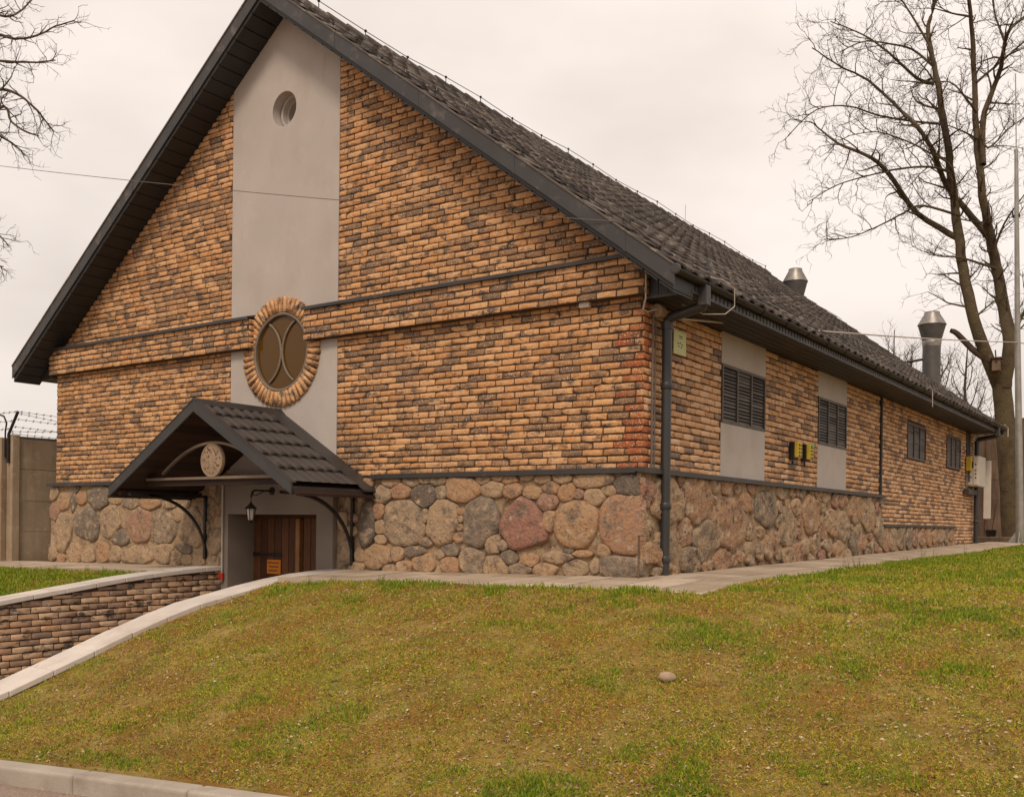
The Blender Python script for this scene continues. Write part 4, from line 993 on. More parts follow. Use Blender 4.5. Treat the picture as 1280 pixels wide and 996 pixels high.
# ================================================================ TERRAIN
GP = [(-3.9,-1.45,-.27),(-3.95,-2.13,-.42),(-3.95,-3.17,-.69),(-3.95,-3.7,-.88),(-3.95,-4.64,-1.2),(-3.95,-5.6,-1.36),
 (-2.7,-1.45,-.20),(-.6,-1.45,-.165),(1.3,-1.45,-.155),(1.38,1.4,-.075),(1.38,7.8,.005),(1.38,13.4,.08),(1.38,19,.14),
 (-4,-6.15,-1.37),(-1.78,-5.75,-1.22),(.75,-5.42,-1.12),(4,-5.0,-1.02),(8,-4.4,-.9),(14,-3.5,-.7),(24,-2,-.5),
 (1.5,-3.4,-.60),(-1.0,-3.4,-.62),(3,-.5,-.16),(4,1.5,-.08),(6,8,.06),(10,15,.2),(4,-2.2,-.42),(8,-1,-.25),(14,2,-.1),(20,20,.35),(0,30,.15),(-20,40,0),(40,40,.4),(60,80,.6),(-60,80,-.4),(60,0,0),
 (-6.95,-1.25,-.285),(-6.95,-2.28,-.415),(-6.95,-3.28,-.54),(-6.95,-4.2,-.72),(-6.95,-5.6,-1.16),(-7.0,-6.3,-1.42),(-9,-1.2,-.31),(-13,-1.2,-.38),(-10,-3.2,-.55),(-14,-4,-.7),(-10,-7,-1.45),(-16,-8,-1.5),(-30,-5,-1),(-30,10,-.6),(-12,3,-.3),(-60,10,-.9),(-5.5,8,-.2),(-60,-20,-1.6),(-20,-12,-1.7)]
gp = np.array(GP)
def U_(r): return np.where(r > 1e-9, r*r*np.log(np.maximum(r, 1e-9)), 0)
_n = len(gp); _K = U_(np.hypot(gp[:, None, 0]-gp[None, :, 0], gp[:, None, 1]-gp[None, :, 1]))+np.eye(_n)*.004
_P = np.c_[np.ones(_n), gp[:, :2]]; _A = np.block([[_K, _P], [_P.T, np.zeros((3, 3))]]); _w = np.linalg.solve(_A, np.r_[gp[:, 2], 0, 0, 0])
def ground_z(x, y, rough=True):
    x = np.asarray(x, float); y = np.asarray(y, float); sh = x.shape; xf, yf_ = x.ravel(), y.ravel(); out = np.zeros(xf.size)
    for i in range(0, xf.size, 20000):
        X, Y = xf[i:i+20000], yf_[i:i+20000]
        out[i:i+20000] = U_(np.hypot(X[:, None]-gp[None, :, 0], Y[:, None]-gp[None, :, 1]))@_w[:_n]+_w[_n]+_w[_n+1]*X+_w[_n+2]*Y
    out = np.clip(out, -1.7, .8)
    if rough:
        near = np.exp(-((xf-2)**2+(yf_+2)**2)/900)
        out += near*((fbm(xf, yf_, .9, 3)-.5)*.05+(fbm(xf, yf_, .16, 8, 3)-.5)*.035)
    return out.reshape(sh)
def kerb_y(x): return np.interp(x, [-40, -8, -4, -1.78, .75, 4, 8, 14, 30], [-10.5, -6.75, -6.14, -5.85, -5.56, -5.15, -4.54, -3.5, .4])
def grid(xs, ys, skip, name, m_, zf, smooth=True):
    X, Y = np.meshgrid(xs, ys); Z = zf(X, Y); nx, ny = len(xs), len(ys)
    V = np.c_[X.ravel(), Y.ravel(), Z.ravel()]; i, j = np.meshgrid(np.arange(nx-1), np.arange(ny-1)); a = (j*nx+i).ravel()
    cx_ = (X[:-1, :-1]+X[1:, 1:]).ravel()/2; cy_ = (Y[:-1, :-1]+Y[1:, 1:]).ravel()/2
    keep = ~skip(cx_, cy_); a = a[keep]
    return big_mesh(name, V, np.c_[a, a+1, a+nx+1, a+nx], m_, smooth=smooth)
# the right lawn follows the kerb: parametrised rows from the kerb to the path / beyond
def lawn(x0, x1, nx, ytop, ny, name):
    xs = np.linspace(x0, x1, nx); T = np.linspace(0, 1, ny); X = np.repeat(xs[None], ny, 0); Y0 = kerb_y(xs)+.135; Yt = ytop(xs); Y = Y0[None]+(Yt-Y0)[None]*T[:, None]
    Z = ground_z(X, Y)
    X = np.vstack([X[:1], X, X[-1:]]); Y = np.vstack([Y[:1], Y, Y[-1:]]); Z = np.vstack([Z[:1]-.35, Z, Z[-1:]-.25]); ny += 2   # skirts down to the kerb foot and path bed
    V = np.c_[X.ravel(), Y.ravel(), Z.ravel()]; i, j = np.meshgrid(np.arange(nx-1), np.arange(ny-1)); a = (j*nx+i).ravel()
    return big_mesh(name, V, np.c_[a, a+1, a+nx+1, a+nx], M_ground, smooth=True)
lw = []
me = lawn(RX1-.02, PXE, 150, lambda x: np.full_like(x, PYE-.0), 130, 'lawn'); o = link('lawn', me); tag(o, 'patchy mossy grass bank sloping from the path down to the kerb', kind='structure')
me = lawn(PXE, 14, 220, lambda x: np.full_like(x, 20.0), 330, 'lawn'); o = link('lawn', me); tag(o, 'patchy mossy lawn right of the building path', kind='structure')
me = lawn(-30, LX0+.02, 160, lambda x: np.full_like(x, -1.15), 60, 'lawn'); o = link('lawn', me); tag(o, 'green grass left of the sunken ramp', kind='structure')
# far ground sheet to the horizon
def far(x, y): return np.where((np.abs(x) < 30) & (y > -60) & (y < 60), np.clip(ground_z(x, y, False), -1.7, .6)-.03, -.2)
xs = np.concatenate([[-2500, -900, -300, -120, -60], np.arange(-30, 60.1, 3), [120, 300, 900, 2500]]); xs = np.array(sorted(set(list(xs)+[PXE, 14.0, -.2, -10.9])))
ys = np.concatenate([np.arange(-1.15, 60, 2.5), [20.0, 90, 150, 400, 1000, 2500]]); ys = np.array(sorted(set(ys)))
me = grid(xs, ys, lambda x, y: ((x > PXE) & (x < 14) & (y < 20)) | ((x > -10.9) & (x < -.2) & (y < 17)) | ((x > -13) & (x < PXE) & (y < 1.4)) | ((x > -.3) & (x < PXE) & (y < 19)), 'ground', M_ground, lambda X, Y: far(X, Y)-.02)
o = link('ground', me); tag(o, 'open ground stretching to the horizon', kind='structure')
# road
xs = np.concatenate([[-2500, -400, -100], np.arange(-40, 41, 1.0), [100, 400, 2500]])
def road_z(x): return np.interp(x, [-40, -8, -4, -1.78, .75, 4, 8, 14, 30], [-1.75, -1.58, -1.49, -1.34, -1.24, -1.15, -1.03, -.84, -.6])
V = []; F = []
for x in xs:
    ky = float(kerb_y(x))
    for yy in (ky-.0, ky-1.5, ky-4, ky-9, ky-30, -2500):
        V.append((x, yy, float(road_z(x))-(.02 if yy < ky-1 else 0)))
for i in range(len(xs)-1):
    for j in range(5): F.append((i*6+j, i*6+j+1, (i+1)*6+j+1, (i+1)*6+j))
o = link('road', big_mesh('road', V, F, M_road)); tag(o, 'gritty road surface below the kerb', kind='structure')
kr = empty('kerb', (0, -5.55, -1.2)); tag(kr, 'line of pale concrete kerbstones between the grass bank and the road', 'kerb')
for k in range(-14, 14):
    a, b = k*1.0+.004, (k+1)*1.0-.004; q = []
    if b > LX1 and a < RX0 and False: continue
    mb = MB(); pts = []
    for zz in (-.25, 0):
        for (x, dy) in ((a, -.155), (b, -.155), (b, 0), (a, 0)):
            rise = .125 if zz == 0 else -.1
            if RX0 > (a+b)/2 > LX1: rise = .02 if zz == 0 else -.1
            pts.append((x, float(kerb_y(x))+dy+.155*0+.15, float(road_z(x))+rise+(0 if dy == 0 else -.004)))
    mb.hexa(pts); o = mb.build('kerbstone', M_kerb, bevel=.022, seg=3); o.parent = kr; o.matrix_parent_inverse = Matrix.Translation((0, 5.55, 1.2))

# ================================================================ GRASS
def path_mask(x, y):   # True where grass may stand
    r = (x > RX1+.01) & (x <= PXE) & (y < PYE-.005) & (y > kerb_y(x)+.15)
    r2 = (x > PXE+.005) & (y > kerb_y(x)+.15)
    r3 = (x < LX0-.01) & (y < -1.16) & (y > kerb_y(x)+.15)
    return r | r2 | r3
def blades(n, x0, x1, y0, y1, seed, near, dens_pow=1.7):
    r = np.random.default_rng(seed); x = r.uniform(x0, x1, n); y = r.uniform(y0, y1, n)
    d = np.hypot(x-CAM[0], y-CAM[1]); keep = path_mask(x, y) & (r.random(n) < np.minimum(1, (near/np.maximum(d, .1))**dens_pow))
    x, y, d = x[keep], y[keep], d[keep]
    # keep inside a generous wedge of what the camera might see
    f = (x-CAM[0])*Fv[0]+(y-CAM[1])*Fv[1]; s = (x-CAM[0])*Rv[0]+(y-CAM[1])*Rv[1]; k = (f > 2.5) & (np.abs(s) < .62*f+1.0)
    return x[k], y[k], d[k], r
def edge_green(x, y):  # greener along the path edge and right rear
    e = np.exp(-np.maximum(0, PYE-y)*2.3)*(x < PXE) + np.exp(-np.maximum(0, x-PXE)*.35)*(x > PXE)*np.clip((y+2.5)/5, 0, 1)*.95
    e = np.maximum(e, np.clip((y-3)/6, 0, 1)*.8)
    return np.maximum(e, (x < LX0)*.95)
def make_grass(name, n, x0, x1, y0, y1, seed, near, lab):
    x, y, d, r = blades(n, x0, x1, y0, y1, seed, near)
    g = fbm(x, y, 1.0, 21, 4)*.42+fbm(x, y, .22, 4, 3)*.58; eg = edge_green(x, y)
    green = np.clip((g-.52)*4.2+eg*.9, .05, 1)
    bare = fbm(x, y, .5, 77, 3)
    keep = r.random(len(x)) < np.clip(.55+.45*green+ (bare-.42)*1.2, .35, 1)
    x, y, d, green = x[keep], y[keep], d[keep], green[keep]; n = len(x)
    isg = r.random(n) < (.25+.6*green)
    big = (fbm(x, y, 1.4, 91, 3)-.46)*1.2
    tone = np.where(isg, np.clip(r.normal(.34-.16*green, .13, n), 0, .56), np.clip(r.normal(.70, .15, n)+big, .42, 1))
    tuft = np.clip((fbm(x, y, .22, 50, 2)-.5)*6, 0, 1)
    H = np.where(isg, r.uniform(.010, .028, n)*(1+.5*green+.55*tuft*green+ .6*eg_clip(edge_green(x, y))), r.uniform(.004, .016, n))
    Lh = np.where(isg, r.uniform(.006, .028, n), r.uniform(.010, .030, n))
    wd = (.0017+.00036*np.maximum(0, d-4))*np.where(isg, 1.0, .9)*r.uniform(.7, 1.4, n)
    a = r.uniform(0, 2*np.pi, n); ca, sa = np.cos(a), np.sin(a); b = r.uniform(0, 2*np.pi, n)
    z = ground_z(x, y)-.003
    P0 = np.c_[x-wd*np.cos(b), y-wd*np.sin(b), z]; P1 = np.c_[x+wd*np.cos(b), y+wd*np.sin(b), z]
    m1 = .55; P2 = np.c_[x+ca*Lh*m1*.7+wd*.8*np.cos(b), y+sa*Lh*m1*.7+wd*.8*np.sin(b), z+H*.75]; P3 = np.c_[x+ca*Lh, y+sa*Lh, z+H]
    V = np.stack([P0, P1, P2, P3], 1).reshape(-1, 3); i0 = np.arange(n)*4
    F = np.r_[np.c_[i0, i0+1, i0+2], np.c_[i0, i0+2, i0+3]]
    o = link(name, big_mesh(name, V, F, M_grass, np.repeat(tone, 4))); tag(o, lab, 'grass', kind='stuff')
    return n
def eg_clip(e): return np.clip(e, 0, 1)
n1 = make_grass('grass', 4800000, -4.0, 9, -6, 20, 5, 5.0, 'short patchy grass, moss and dry straw covering the sloping bank')
n2 = make_grass('grass', 260000, -14, -6.9, -6.5, -1.1, 6, 8.5, 'short green grass left of the sunken ramp')
print('blades', n1, n2)
# litter: dead leaves, straw bits and pebbles
x, y, d, r = blades(140000, -4, 9, -6, 9, 9, 4.5, 1.5); keep = r.random(len(x)) < np.clip((fbm(x, y, .7, 31)-.40)*4, .05, 1); x, y = x[keep], y[keep]; n = len(x)
z = ground_z(x, y)+.008; a = r.uniform(0, 6.28, n); l = r.uniform(.004, .016, n); w_ = l*r.uniform(.25, .7, n); t1 = r.uniform(-.006, .012, n); t2 = r.uniform(-.006, .012, n)
ca, sa = np.cos(a), np.sin(a)
V = np.stack([np.c_[x+ca*l, y+sa*l, z+t1], np.c_[x-sa*w_, y+ca*w_, z+t2], np.c_[x-ca*l, y-sa*l, z-t1*.3+.003], np.c_[x+sa*w_, y-ca*w_, z]], 1).reshape(-1, 3); i0 = np.arange(n)*4
o = link('leaf_litter', big_mesh('leaf_litter', V, np.c_[i0, i0+1, i0+2, i0+3], M_litter, np.repeat(np.clip(r.normal(.42, .25, n), 0, 1), 4))); tag(o, 'scattered dry leaf and straw scraps on the bank', 'leaf litter', kind='stuff')
# pebbles
def blob(r, k=10):
    V = []; rings = 4
    for i in range(1, rings):
        ph = math.pi*i/rings
        for j in range(k): t = 2*math.pi*j/k; s = 1+r.uniform(-.14, .14); V.append((math.sin(ph)*math.cos(t)*s, math.sin(ph)*math.sin(t)*s*.8, math.cos(ph)*.62*s))
    V += [(0, 0, .62), (0, 0, -.62)]; F = []
    for i in range(rings-2):
        for j in range(k): q = (j+1) % k; F += [(i*k+j, (i+1)*k+j, (i+1)*k+q), (i*k+j, (i+1)*k+q, i*k+q)]
    T = (rings-1)*k
    F += [(T, j, (j+1) % k) for j in range(k)]+[(T+1, (rings-2)*k+(j+1) % k, (rings-2)*k+j) for j in range(k)]
    return np.array(V), np.array(F)
Bl = [blob(rng, 7) for _ in range(8)]; Vs, Fs, Rs, b = [], [], [], 0
x, y, d, r = blades(6500, -4, 8, -6, 4, 19, 5, 1); rocky = fbm(x, y, 1.6, 61); keep = r.random(len(x)) < np.clip((rocky-.42)*3+np.clip((x-1.5)*.25, 0, .5), .04, 1); x, y = x[keep], y[keep]; zz = ground_z(x, y)
for i in range(len(x)):
    V, F = Bl[i % 8]; s = float(r.choice([.006, .008, .011, .016], p=[.45, .3, .17, .08])); t = r.uniform(0, 6.28); c, s_ = math.cos(t), math.sin(t)
    V2 = V@np.array([[c, s_, 0], [-s_, c, 0], [0, 0, 1]])*s+np.array([x[i], y[i], zz[i]+s*.3]); Vs.append(V2); Fs.append(F+b); Rs.append(np.full(len(V), r.uniform(.35, 1))); b += len(V)
o = link('pebbles', big_mesh('pebbles', np.vstack(Vs), np.vstack(Fs), M_litter, np.concatenate(Rs), smooth=True)); tag(o, 'small pale pebbles scattered over the bank', 'pebbles', kind='stuff')
V, F = blob(rng, 14)
rk = link('rock', big_mesh('rock', V*np.array([.060, .055, .062]), F, M_rock, smooth=True)); rk.location = (1.97, -3.33, float(ground_z(1.97, -3.33))+.03); rk.rotation_euler = (0, 0, .4)
tag(rk, 'largest pale fist-sized stone lying alone on the grass bank', 'stone')
# weeds along path edges
M_weed = ramp_mat('weed_leaves', [(0, (.10,.15,.03)), (1, (.20,.22,.06))])
WE = [(-3.0, -1.5, .09), (-3.35, -1.52, .13), (-2.3, -1.46, .13), (-1.1, -1.48, .09), (1.36, 2.6, .16), (1.38, 2.95, .13), (1.4, 6.3, .22), (1.45, 6.7, .18), (1.4, 9.2, .2), (1.5, 14.8, .35), (1.4, 5.2, .13), (-9.4, -1.2, .1), (-9.0, -1.22, .13), (-8.2, -1.2, .12), (-7.8, -1.2, .09), (-9.9, -1.2, .12)]
for i, (x, y, h) in enumerate(WE):
    m = MB()
    for s in range(rng.randint(3, 6)):
        a = rng.uniform(0, 6.28); lx, ly = rng.uniform(0, .25)*h*math.cos(a), rng.uniform(0, .25)*h*math.sin(a); ox, oy = rng.uniform(-.04, .04), rng.uniform(-.03, .03)
        hh = h*rng.uniform(.6, 1.1)
        m.tube([(ox, oy, 0), (ox+lx*.5, oy+ly*.5, hh*.5), (ox+lx, oy+ly, hh)], [.003, .002, .001], 3)
        for k in range(7):
            t = (k+1)/7; px_, py_, pz_ = ox+lx*t, oy+ly*t, hh*t; q = rng.uniform(0, 6.28); l = h*.13; c, s_ = math.cos(q), math.sin(q)
            m.add([(px_, py_, pz_), (px_+c*l*.6-s_*l*.3, py_+s_*l*.6+c*l*.3, pz_+l*.3), (px_+c*l, py_+s_*l, pz_+l*.35), (px_+c*l*.6+s_*l*.3, py_+s_*l*.6-c*l*.3, pz_+l*.3)], [(0, 1, 2, 3)])
    o = m.build('weed', M_weed, rnd=rng.random()); o.location = (x, y, float(ground_z(x, y))-.01)
    t_i = {-3.0: 'shorter weed at the front edge of the path nearest the sloping coping wall', -3.35: 'taller leafy weed at the front edge of the path where the coping wall begins', -2.3: 'leafy weed at the front edge of the path below the orange-brown plinth stones', -1.1: 'low weed at the front edge of the path below the red plinth boulder',
           2.6: 'upright weed at the edge of the side path, nearest the corner downpipe', 2.95: 'upright weed at the side path edge, second nearest the corner downpipe', 6.3: 'large bushy weed at the side path edge below the yellow boxes', 6.7: 'tall weed just behind the bushy one at the side path edge', 9.2: 'weed at the side path edge level with the thin vertical conduit', 14.8: 'tallest weed at the far end of the side path', 5.2: 'small weed at the side path edge before the bushy one',
           -9.4: 'middle weed of the row on the left path edge', -9.0: 'taller weed right of the middle of the row on the left path edge', -8.2: 'second weed from the ramp on the left path edge', -7.8: 'weed nearest the ramp on the left path edge', -9.9: 'leftmost weed of the row on the left path edge'}
    lab_ = t_i[x] if y < 0 else t_i[y]
    side_ = 'left' if x < -6 else 'front' if y < 0 else 'right'
    tag(o, lab_, 'weed', {'left': 'weeds on the left path', 'front': 'weeds on the front path', 'right': 'weeds on the side path'}[side_])

# ================================================================ TREES
def grow(seeds, levels, seed, dens, lenf, rmin, up=.15, nseg=4, spread=1.0):
    """seeds: list of polylines [(p, r)...]; returns list of tubes (pts, radii) by level"""
    r = random.Random(seed); out = []; cur = seeds
    for lv in range(levels):
        nxt = []
        for pts, rad in cur:
            L = sum((pts[i+1]-pts[i]).length for i in range(len(pts)-1))
            n = max(2, int(L*dens[lv]))
            for k in range(n):
                t = (k+r.random())/n; t = .12+.88*t
                s = t*(len(pts)-1); i = min(int(s), len(pts)-2); f = s-i
                p = pts[i].lerp(pts[i+1], f); d = (pts[i+1]-pts[i]).normalized(); rr = rad[i]*(1-f)+rad[i+1]*f
                ax = Vector((r.gauss(0, 1), r.gauss(0, 1), r.gauss(0, 1))); ax = (ax-d*ax.dot(d)).normalized()
                ang = r.uniform(.5, 1.1)*spread; nd = (d*math.cos(ang)+ax*math.sin(ang)).normalized()
                l = lenf[lv]*r.uniform(.5, 1.25)*(1-.45*t if lv == 0 else 1); q = [p]; dd = nd; c = p
                for sgm in range(nseg):
                    dd = (dd+Vector((r.gauss(0, .25), r.gauss(0, .25), r.gauss(0, .22)+up))).normalized(); c = c+dd*l/nseg; q.append(c)
                r0 = max(rmin[lv], min(rr*.55, rmin[lv]*2.2)); q_r = [r0*(1-.7*i/nseg) for i in range(nseg+1)]
                nxt.append((q, q_r))
            # continuation at the tip
        out.append(nxt); cur = nxt
    return out
def fast_tubes(tubes, n=3):
    Vs, Fs, b = [], [], 0
    for pts, rad in tubes:
        m_ = len(pts); p = np.array([tuple(q) for q in pts]); d = np.gradient(p, axis=0); d /= np.linalg.norm(d, axis=1)[:, None]+1e-9
        u = np.cross(d, np.array([.13, .27, .95])); u /= np.linalg.norm(u, axis=1)[:, None]+1e-9; v = np.cross(d, u)
        ang = np.arange(n)*2*np.pi/n
        V = p[:, None]+(u[:, None]*np.cos(ang)[None, :, None]+v[:, None]*np.sin(ang)[None, :, None])*np.array(rad)[:, None, None]
        Vs.append(V.reshape(-1, 3)); i, k = np.meshgrid(np.arange(m_-1), np.arange(n), indexing='ij'); a = i*n+k; c = i*n+(k+1) % n
        Fs.append(np.stack([a, c, c+n, a+n], -1).reshape(-1, 4)+b); b += m_*n
    return np.vstack(Vs), np.vstack(Fs)
def smooth_line(P_, r0, r1, seed, wob=.04, pw=1.0):
    r = random.Random(seed); P_ = [Vector(p) for p in P_]; pts = []
    n = len(P_)
    for i in range(n-1):
        p0, p1, p2, p3 = P_[max(i-1, 0)], P_[i], P_[i+1], P_[min(i+2, n-1)]
        for k in range(4):
            t = k/4; pts.append(.5*((2*p1)+(p2-p0)*t+(2*p0-5*p1+4*p2-p3)*t*t+(3*p1-p0-3*p2+p3)*t**3)+Vector((r.gauss(0, wob), r.gauss(0, wob), r.gauss(0, wob)))*(r0))
    pts.append(P_[-1]); N_ = len(pts); rad = [r0+(r1-r0)*(i/(N_-1))**pw for i in range(N_)]
    return pts, rad
def tree(name, lab, base, trunk, limbs, gens, seed, mb=M_bark, n=10, cols=None):
    t = empty(name, base); tag(t, lab, 'tree'); off = Vector(base)
    def mk(nm, tubes, m_, sides):
        V, F = fast_tubes(tubes, sides); o = link(nm, big_mesh(nm, V-np.array(base), F, m_, smooth=True), t); return o
    mk('trunk', [trunk], mb, 14)
    for l in limbs: mk('limb', [l], mb, n)
    if gens:
        lv = grow(limbs, **gens)
        for br in lv[0][:300]: mk('branch', [br], M_twig if mb is M_twig else mb, 5)
        if lv[0][300:]: tag(mk('branches', lv[0][300:], mb, 5), kind='stuff')
        o = mk('crown', [x for g in lv[1:] for x in g], M_twig, 3); tag(o, kind='stuff')
    return t
TL = {'A': [[-0.45, 23.55, 4.75], [-0.94, 22.86, 6.35], [-1.3, 22.9, 7.84], [-1.6, 23.25, 9.54], [-1.79, 23.29, 10.93], [-1.82, 22.8, 11.98], [-1.90, 22.3, 12.95], [-2.15, 22.4, 14.35], [-2.44, 22.8, 15.6], [-2.32, 23.03, 16.63], [-2.03, 22.07, 17.79]],
 'B': [[-0.33, 23.5, 4.75], [-0.15, 23.4, 5.93], [-0.38, 23.8, 7.04], [-0.62, 24.0, 8.3], [-0.74, 23.6, 9.2], [-0.80, 23.0, 9.95], [-0.93, 22.9, 10.95], [-1.16, 23.4, 12.9], [-1.31, 23.6, 15.15], [-1.29, 22.87, 16.26], [-1.28, 22.06, 17.77]],
 'C': [[-0.88, 22.9, 11.27], [-0.96, 23.41, 12.8], [-0.82, 24.0, 13.85], [-0.57, 23.85, 14.46], [-0.34, 23.1, 14.87], [-0.16, 23.05, 15.21], [0.01, 24.32, 16.03], [0.49, 25.25, 17.02]], 'C2': [[-0.44, 23.5, 15.1], [-0.84, 24.24, 16.34], [-0.9, 23.89, 17.33]],
 'D': [[-0.74, 23.6, 9.2], [-1.49, 23.75, 10.29], [-1.92, 23.14, 10.93], [-2.05, 21.87, 11.63], [-2.37, 21.32, 12.22], [-2.98, 21.91, 13.03], [-4.0, 22.06, 14.23], [-4.53, 21.14, 14.43], [-4.95, 19.69, 14.54]],
 'E': [[-1.6, 23.25, 9.31], [-2.69, 22.8, 10.14], [-3.13, 21.36, 10.96], [-3.51, 20.45, 11.32], [-4.34, 20.65, 11.86], [-5.0, 21.14, 12.51], [-5.35, 20.8, 12.85]],
 'F': [[-2.15, 22.4, 13.8], [-2.57, 22.06, 13.95], [-3.04, 20.82, 14.32], [-3.79, 20.78, 15.05], [-4.9, 21.18, 15.92]],
 'G': [[-1.8, 22.88, 11.24], [-2.05, 21.61, 11.06], [-2.8, 21.22, 11.04], [-3.85, 21.66, 11.16], [-4.76, 21.5, 10.99], [-5.19, 20.28, 10.24]],
 'H': [[-1.55, 23.1, 9.94], [-2.22, 21.46, 9.92], [-2.88, 22.06, 9.98], [-3.53, 22.38, 9.86], [-4.19, 21.27, 9.27], [-4.58, 19.86, 8.92]],
 'I': [[-0.62, 23.9, 8.38], [-1.44, 22.78, 8.59], [-2.16, 23.28, 8.85], [-2.36, 22.81, 8.97]],
 'J': [[-1.86, 22.6, 12.6], [-2.64, 22.82, 12.9], [-3.65, 22.13, 13.09], [-4.16, 20.63, 12.98], [-4.77, 19.57, 12.64], [-5.66, 19.74, 12.14]],
 'K': [[-2.2, 22.5, 14.37], [-2.9, 22.81, 15.19], [-3.28, 21.55, 14.96], [-3.65, 20.39, 14.66], [-4.35, 20.4, 14.55]],
 'L': [[-0.7, 23.8, 8.9], [-0.42, 23.83, 9.69], [0.11, 23.12, 10.12], [0.56, 23.6, 10.88]], 'M': [[-1.07, 23.3, 12.18], [-1.28, 22.33, 12.15], [-1.73, 21.82, 12.32]],
 'N': [[-0.98, 23.0, 12.36], [-0.66, 22.48, 11.6], [-0.27, 23.63, 12.48], [0.14, 24.93, 13.31]], 'O': [[-1.12, 23.2, 12.99], [-1.35, 22.6, 13.32], [-1.85, 23.39, 14.11], [-2.16, 23.18, 14.16]],
 'P': [[-2.3, 22.6, 14.99], [-2.84, 22.5, 16.07], [-3.32, 22.51, 16.95], [-3.5, 21.39, 17.22]], 'Q': [[-1.30, 23.4, 15.98], [-1.92, 23.56, 16.33], [-2.27, 22.54, 16.17]],
 'S': [[-0.15, 23.5, 5.7], [0.1, 23.5, 6.68], [0.63, 23.37, 7.54], [1.09, 24.6, 9.16]], 'T': [[-1.7, 23.2, 10.29], [-1.51, 21.86, 11.0], [-2.21, 22.0, 11.65], [-3.04, 22.56, 12.36], [-3.74, 22.05, 12.59], [-4.15, 20.61, 12.09]],
 'V': [[-1.9, 22.5, 13.0], [-3.0, 24, 14.0], [-3.6, 25.5, 15.2]], 'X': [[-1.2, 23.5, 14.0], [-.2, 25, 15.5], [1.2, 25.5, 16.8]]}
RD = {'A': (.20, .035), 'B': (.23, .04), 'C': (.10, .03), 'D': (.11, .015), 'E': (.10, .014), 'F': (.06, .012), 'S': (.07, .02)}
limbs = []
for i, (k, v) in enumerate(TL.items()):
    a, b = RD.get(k, (.042, .012)); limbs.append(smooth_line(v, a, b, i, .05, .8))
trunk = smooth_line([(-.08, 23.80, .0), (-.09, 23.80, .3), (-.17, 23.74, 1.96), (-.31, 23.64, 3.88), (-.40, 23.55, 5.0)], .28, .27, 3, .03)
trunk[1][0] = .40; trunk[1][1] = .33
tree('bare_tree', 'big bare forked tree with mossy trunk behind the far corner of the building', (-.18, 23.72, .1), trunk, limbs,
     dict(levels=4, seed=4, dens=[2.6, 4.0, 5.0, 4.2], lenf=[1.25, .75, .42, .24], rmin=[.016, .009, .0065, .0055], up=.08), 4)
st = smooth_line([(-0.62, 23.1, 5.45), (-1.1, 23.0, 5.85), (-1.5, 22.83, 6.33), (-1.66, 22.72, 6.42)], .11, .07, 1, .02)
V, F = fast_tubes([st], 8); o = link('limb', big_mesh('limb', V-np.array((-.18, 23.72, .1)), F, M_twig, smooth=True), bpy.data.objects['bare_tree'])
# birdhouse in the fork
bh = empty('birdhouse', (-.44, 23.0, 5.35)); tag(bh, 'wooden nest box wedged in the fork of the bare tree', 'birdhouse')
MB().box(-.11, .11, -.12, .12, -.2, .15).build('box_body', M_conc_r, bh, bevel=.01); MB().box(-.15, .15, -.18, .14, .15, .19).build('lid', M_wood, bh, rnd=.3); MB().lathe([(.001, -.122), (.03, -.122)], (0, .05), 12, 'y').build('entry_hole', M_black, bh); MB().tube([(-.03, .12, .1), (-.06, .14, .45)], .02, 6).build('stake', M_wood, bh)
# left tree reaching in from outside the frame
TT = {'a': [[-19.3, .55, 7.67], [-17.84, 1.2, 8.78], [-17.5, 1.9, 9.75], [-17.3, 2.3, 10.0], [-16.7, 2.4, 9.74], [-16.2, 2.5, 9.35], [-16.35, 2.8, 9.22], [-16.4, 3.0, 9.1]], 'b': [[-18.94, .34, 8.52], [-18.3, 1.2, 10.04], [-17.9, 1.9, 11.1], [-17.37, 2.2, 11.2], [-16.6, 2.2, 10.9], [-16.3, 2.5, 11.0], [-16.2, 2.9, 11.35], [-15.8, 3.1, 11.44]],
 'c': [[-18.9, .3, 8.08], [-18.3, 1.4, 9.76], [-17.8, 2.0, 10.6], [-16.8, 2.2, 10.45], [-16.2, 2.5, 10.4], [-16.2, 2.9, 10.6]], 'd': [[-18.93, .41, 9.92], [-18.4, 1.46, 11.3], [-17.45, 1.89, 11.6], [-16.6, 2.0, 11.3], [-16.6, 2.36, 11.6], [-16.7, 2.7, 12.1]],
 'e': [[-19.3, .6, 6.97], [-18.5, 1.4, 8.4], [-17.4, 1.8, 9.04], [-16.9, 2.0, 8.82], [-16.9, 2.4, 8.7], [-16.84, 2.56, 8.53]], 'g': [[-19.3, .6, 7.0], [-18, 1.2, 7.9], [-17.4, 1.9, 9.2], [-17.2, 2.3, 9.6], [-16.9, 2.3, 9.2], [-16.3, 2.3, 8.85], [-16.3, 2.6, 8.85]],
 'i': [[-18.9, .3, 4.6], [-18.5, 1.1, 6.0], [-18.0, 1.9, 6.8], [-17.2, 2.1, 6.75], [-16.8, 2.2, 6.45]], 'j': [[-18.9, .3, 4.7], [-18.5, 1.1, 5.9], [-17.9, 1.8, 6.2], [-17.2, 2.0, 6.05], [-16.8, 2.1, 5.95]], 'k': [[-19, .4, 9.5], [-20, -1, 11], [-21, -2, 12]]}
limbs = [smooth_line(v, .065, .012, i+40, .06, .6) for i, v in enumerate(TT.values())]
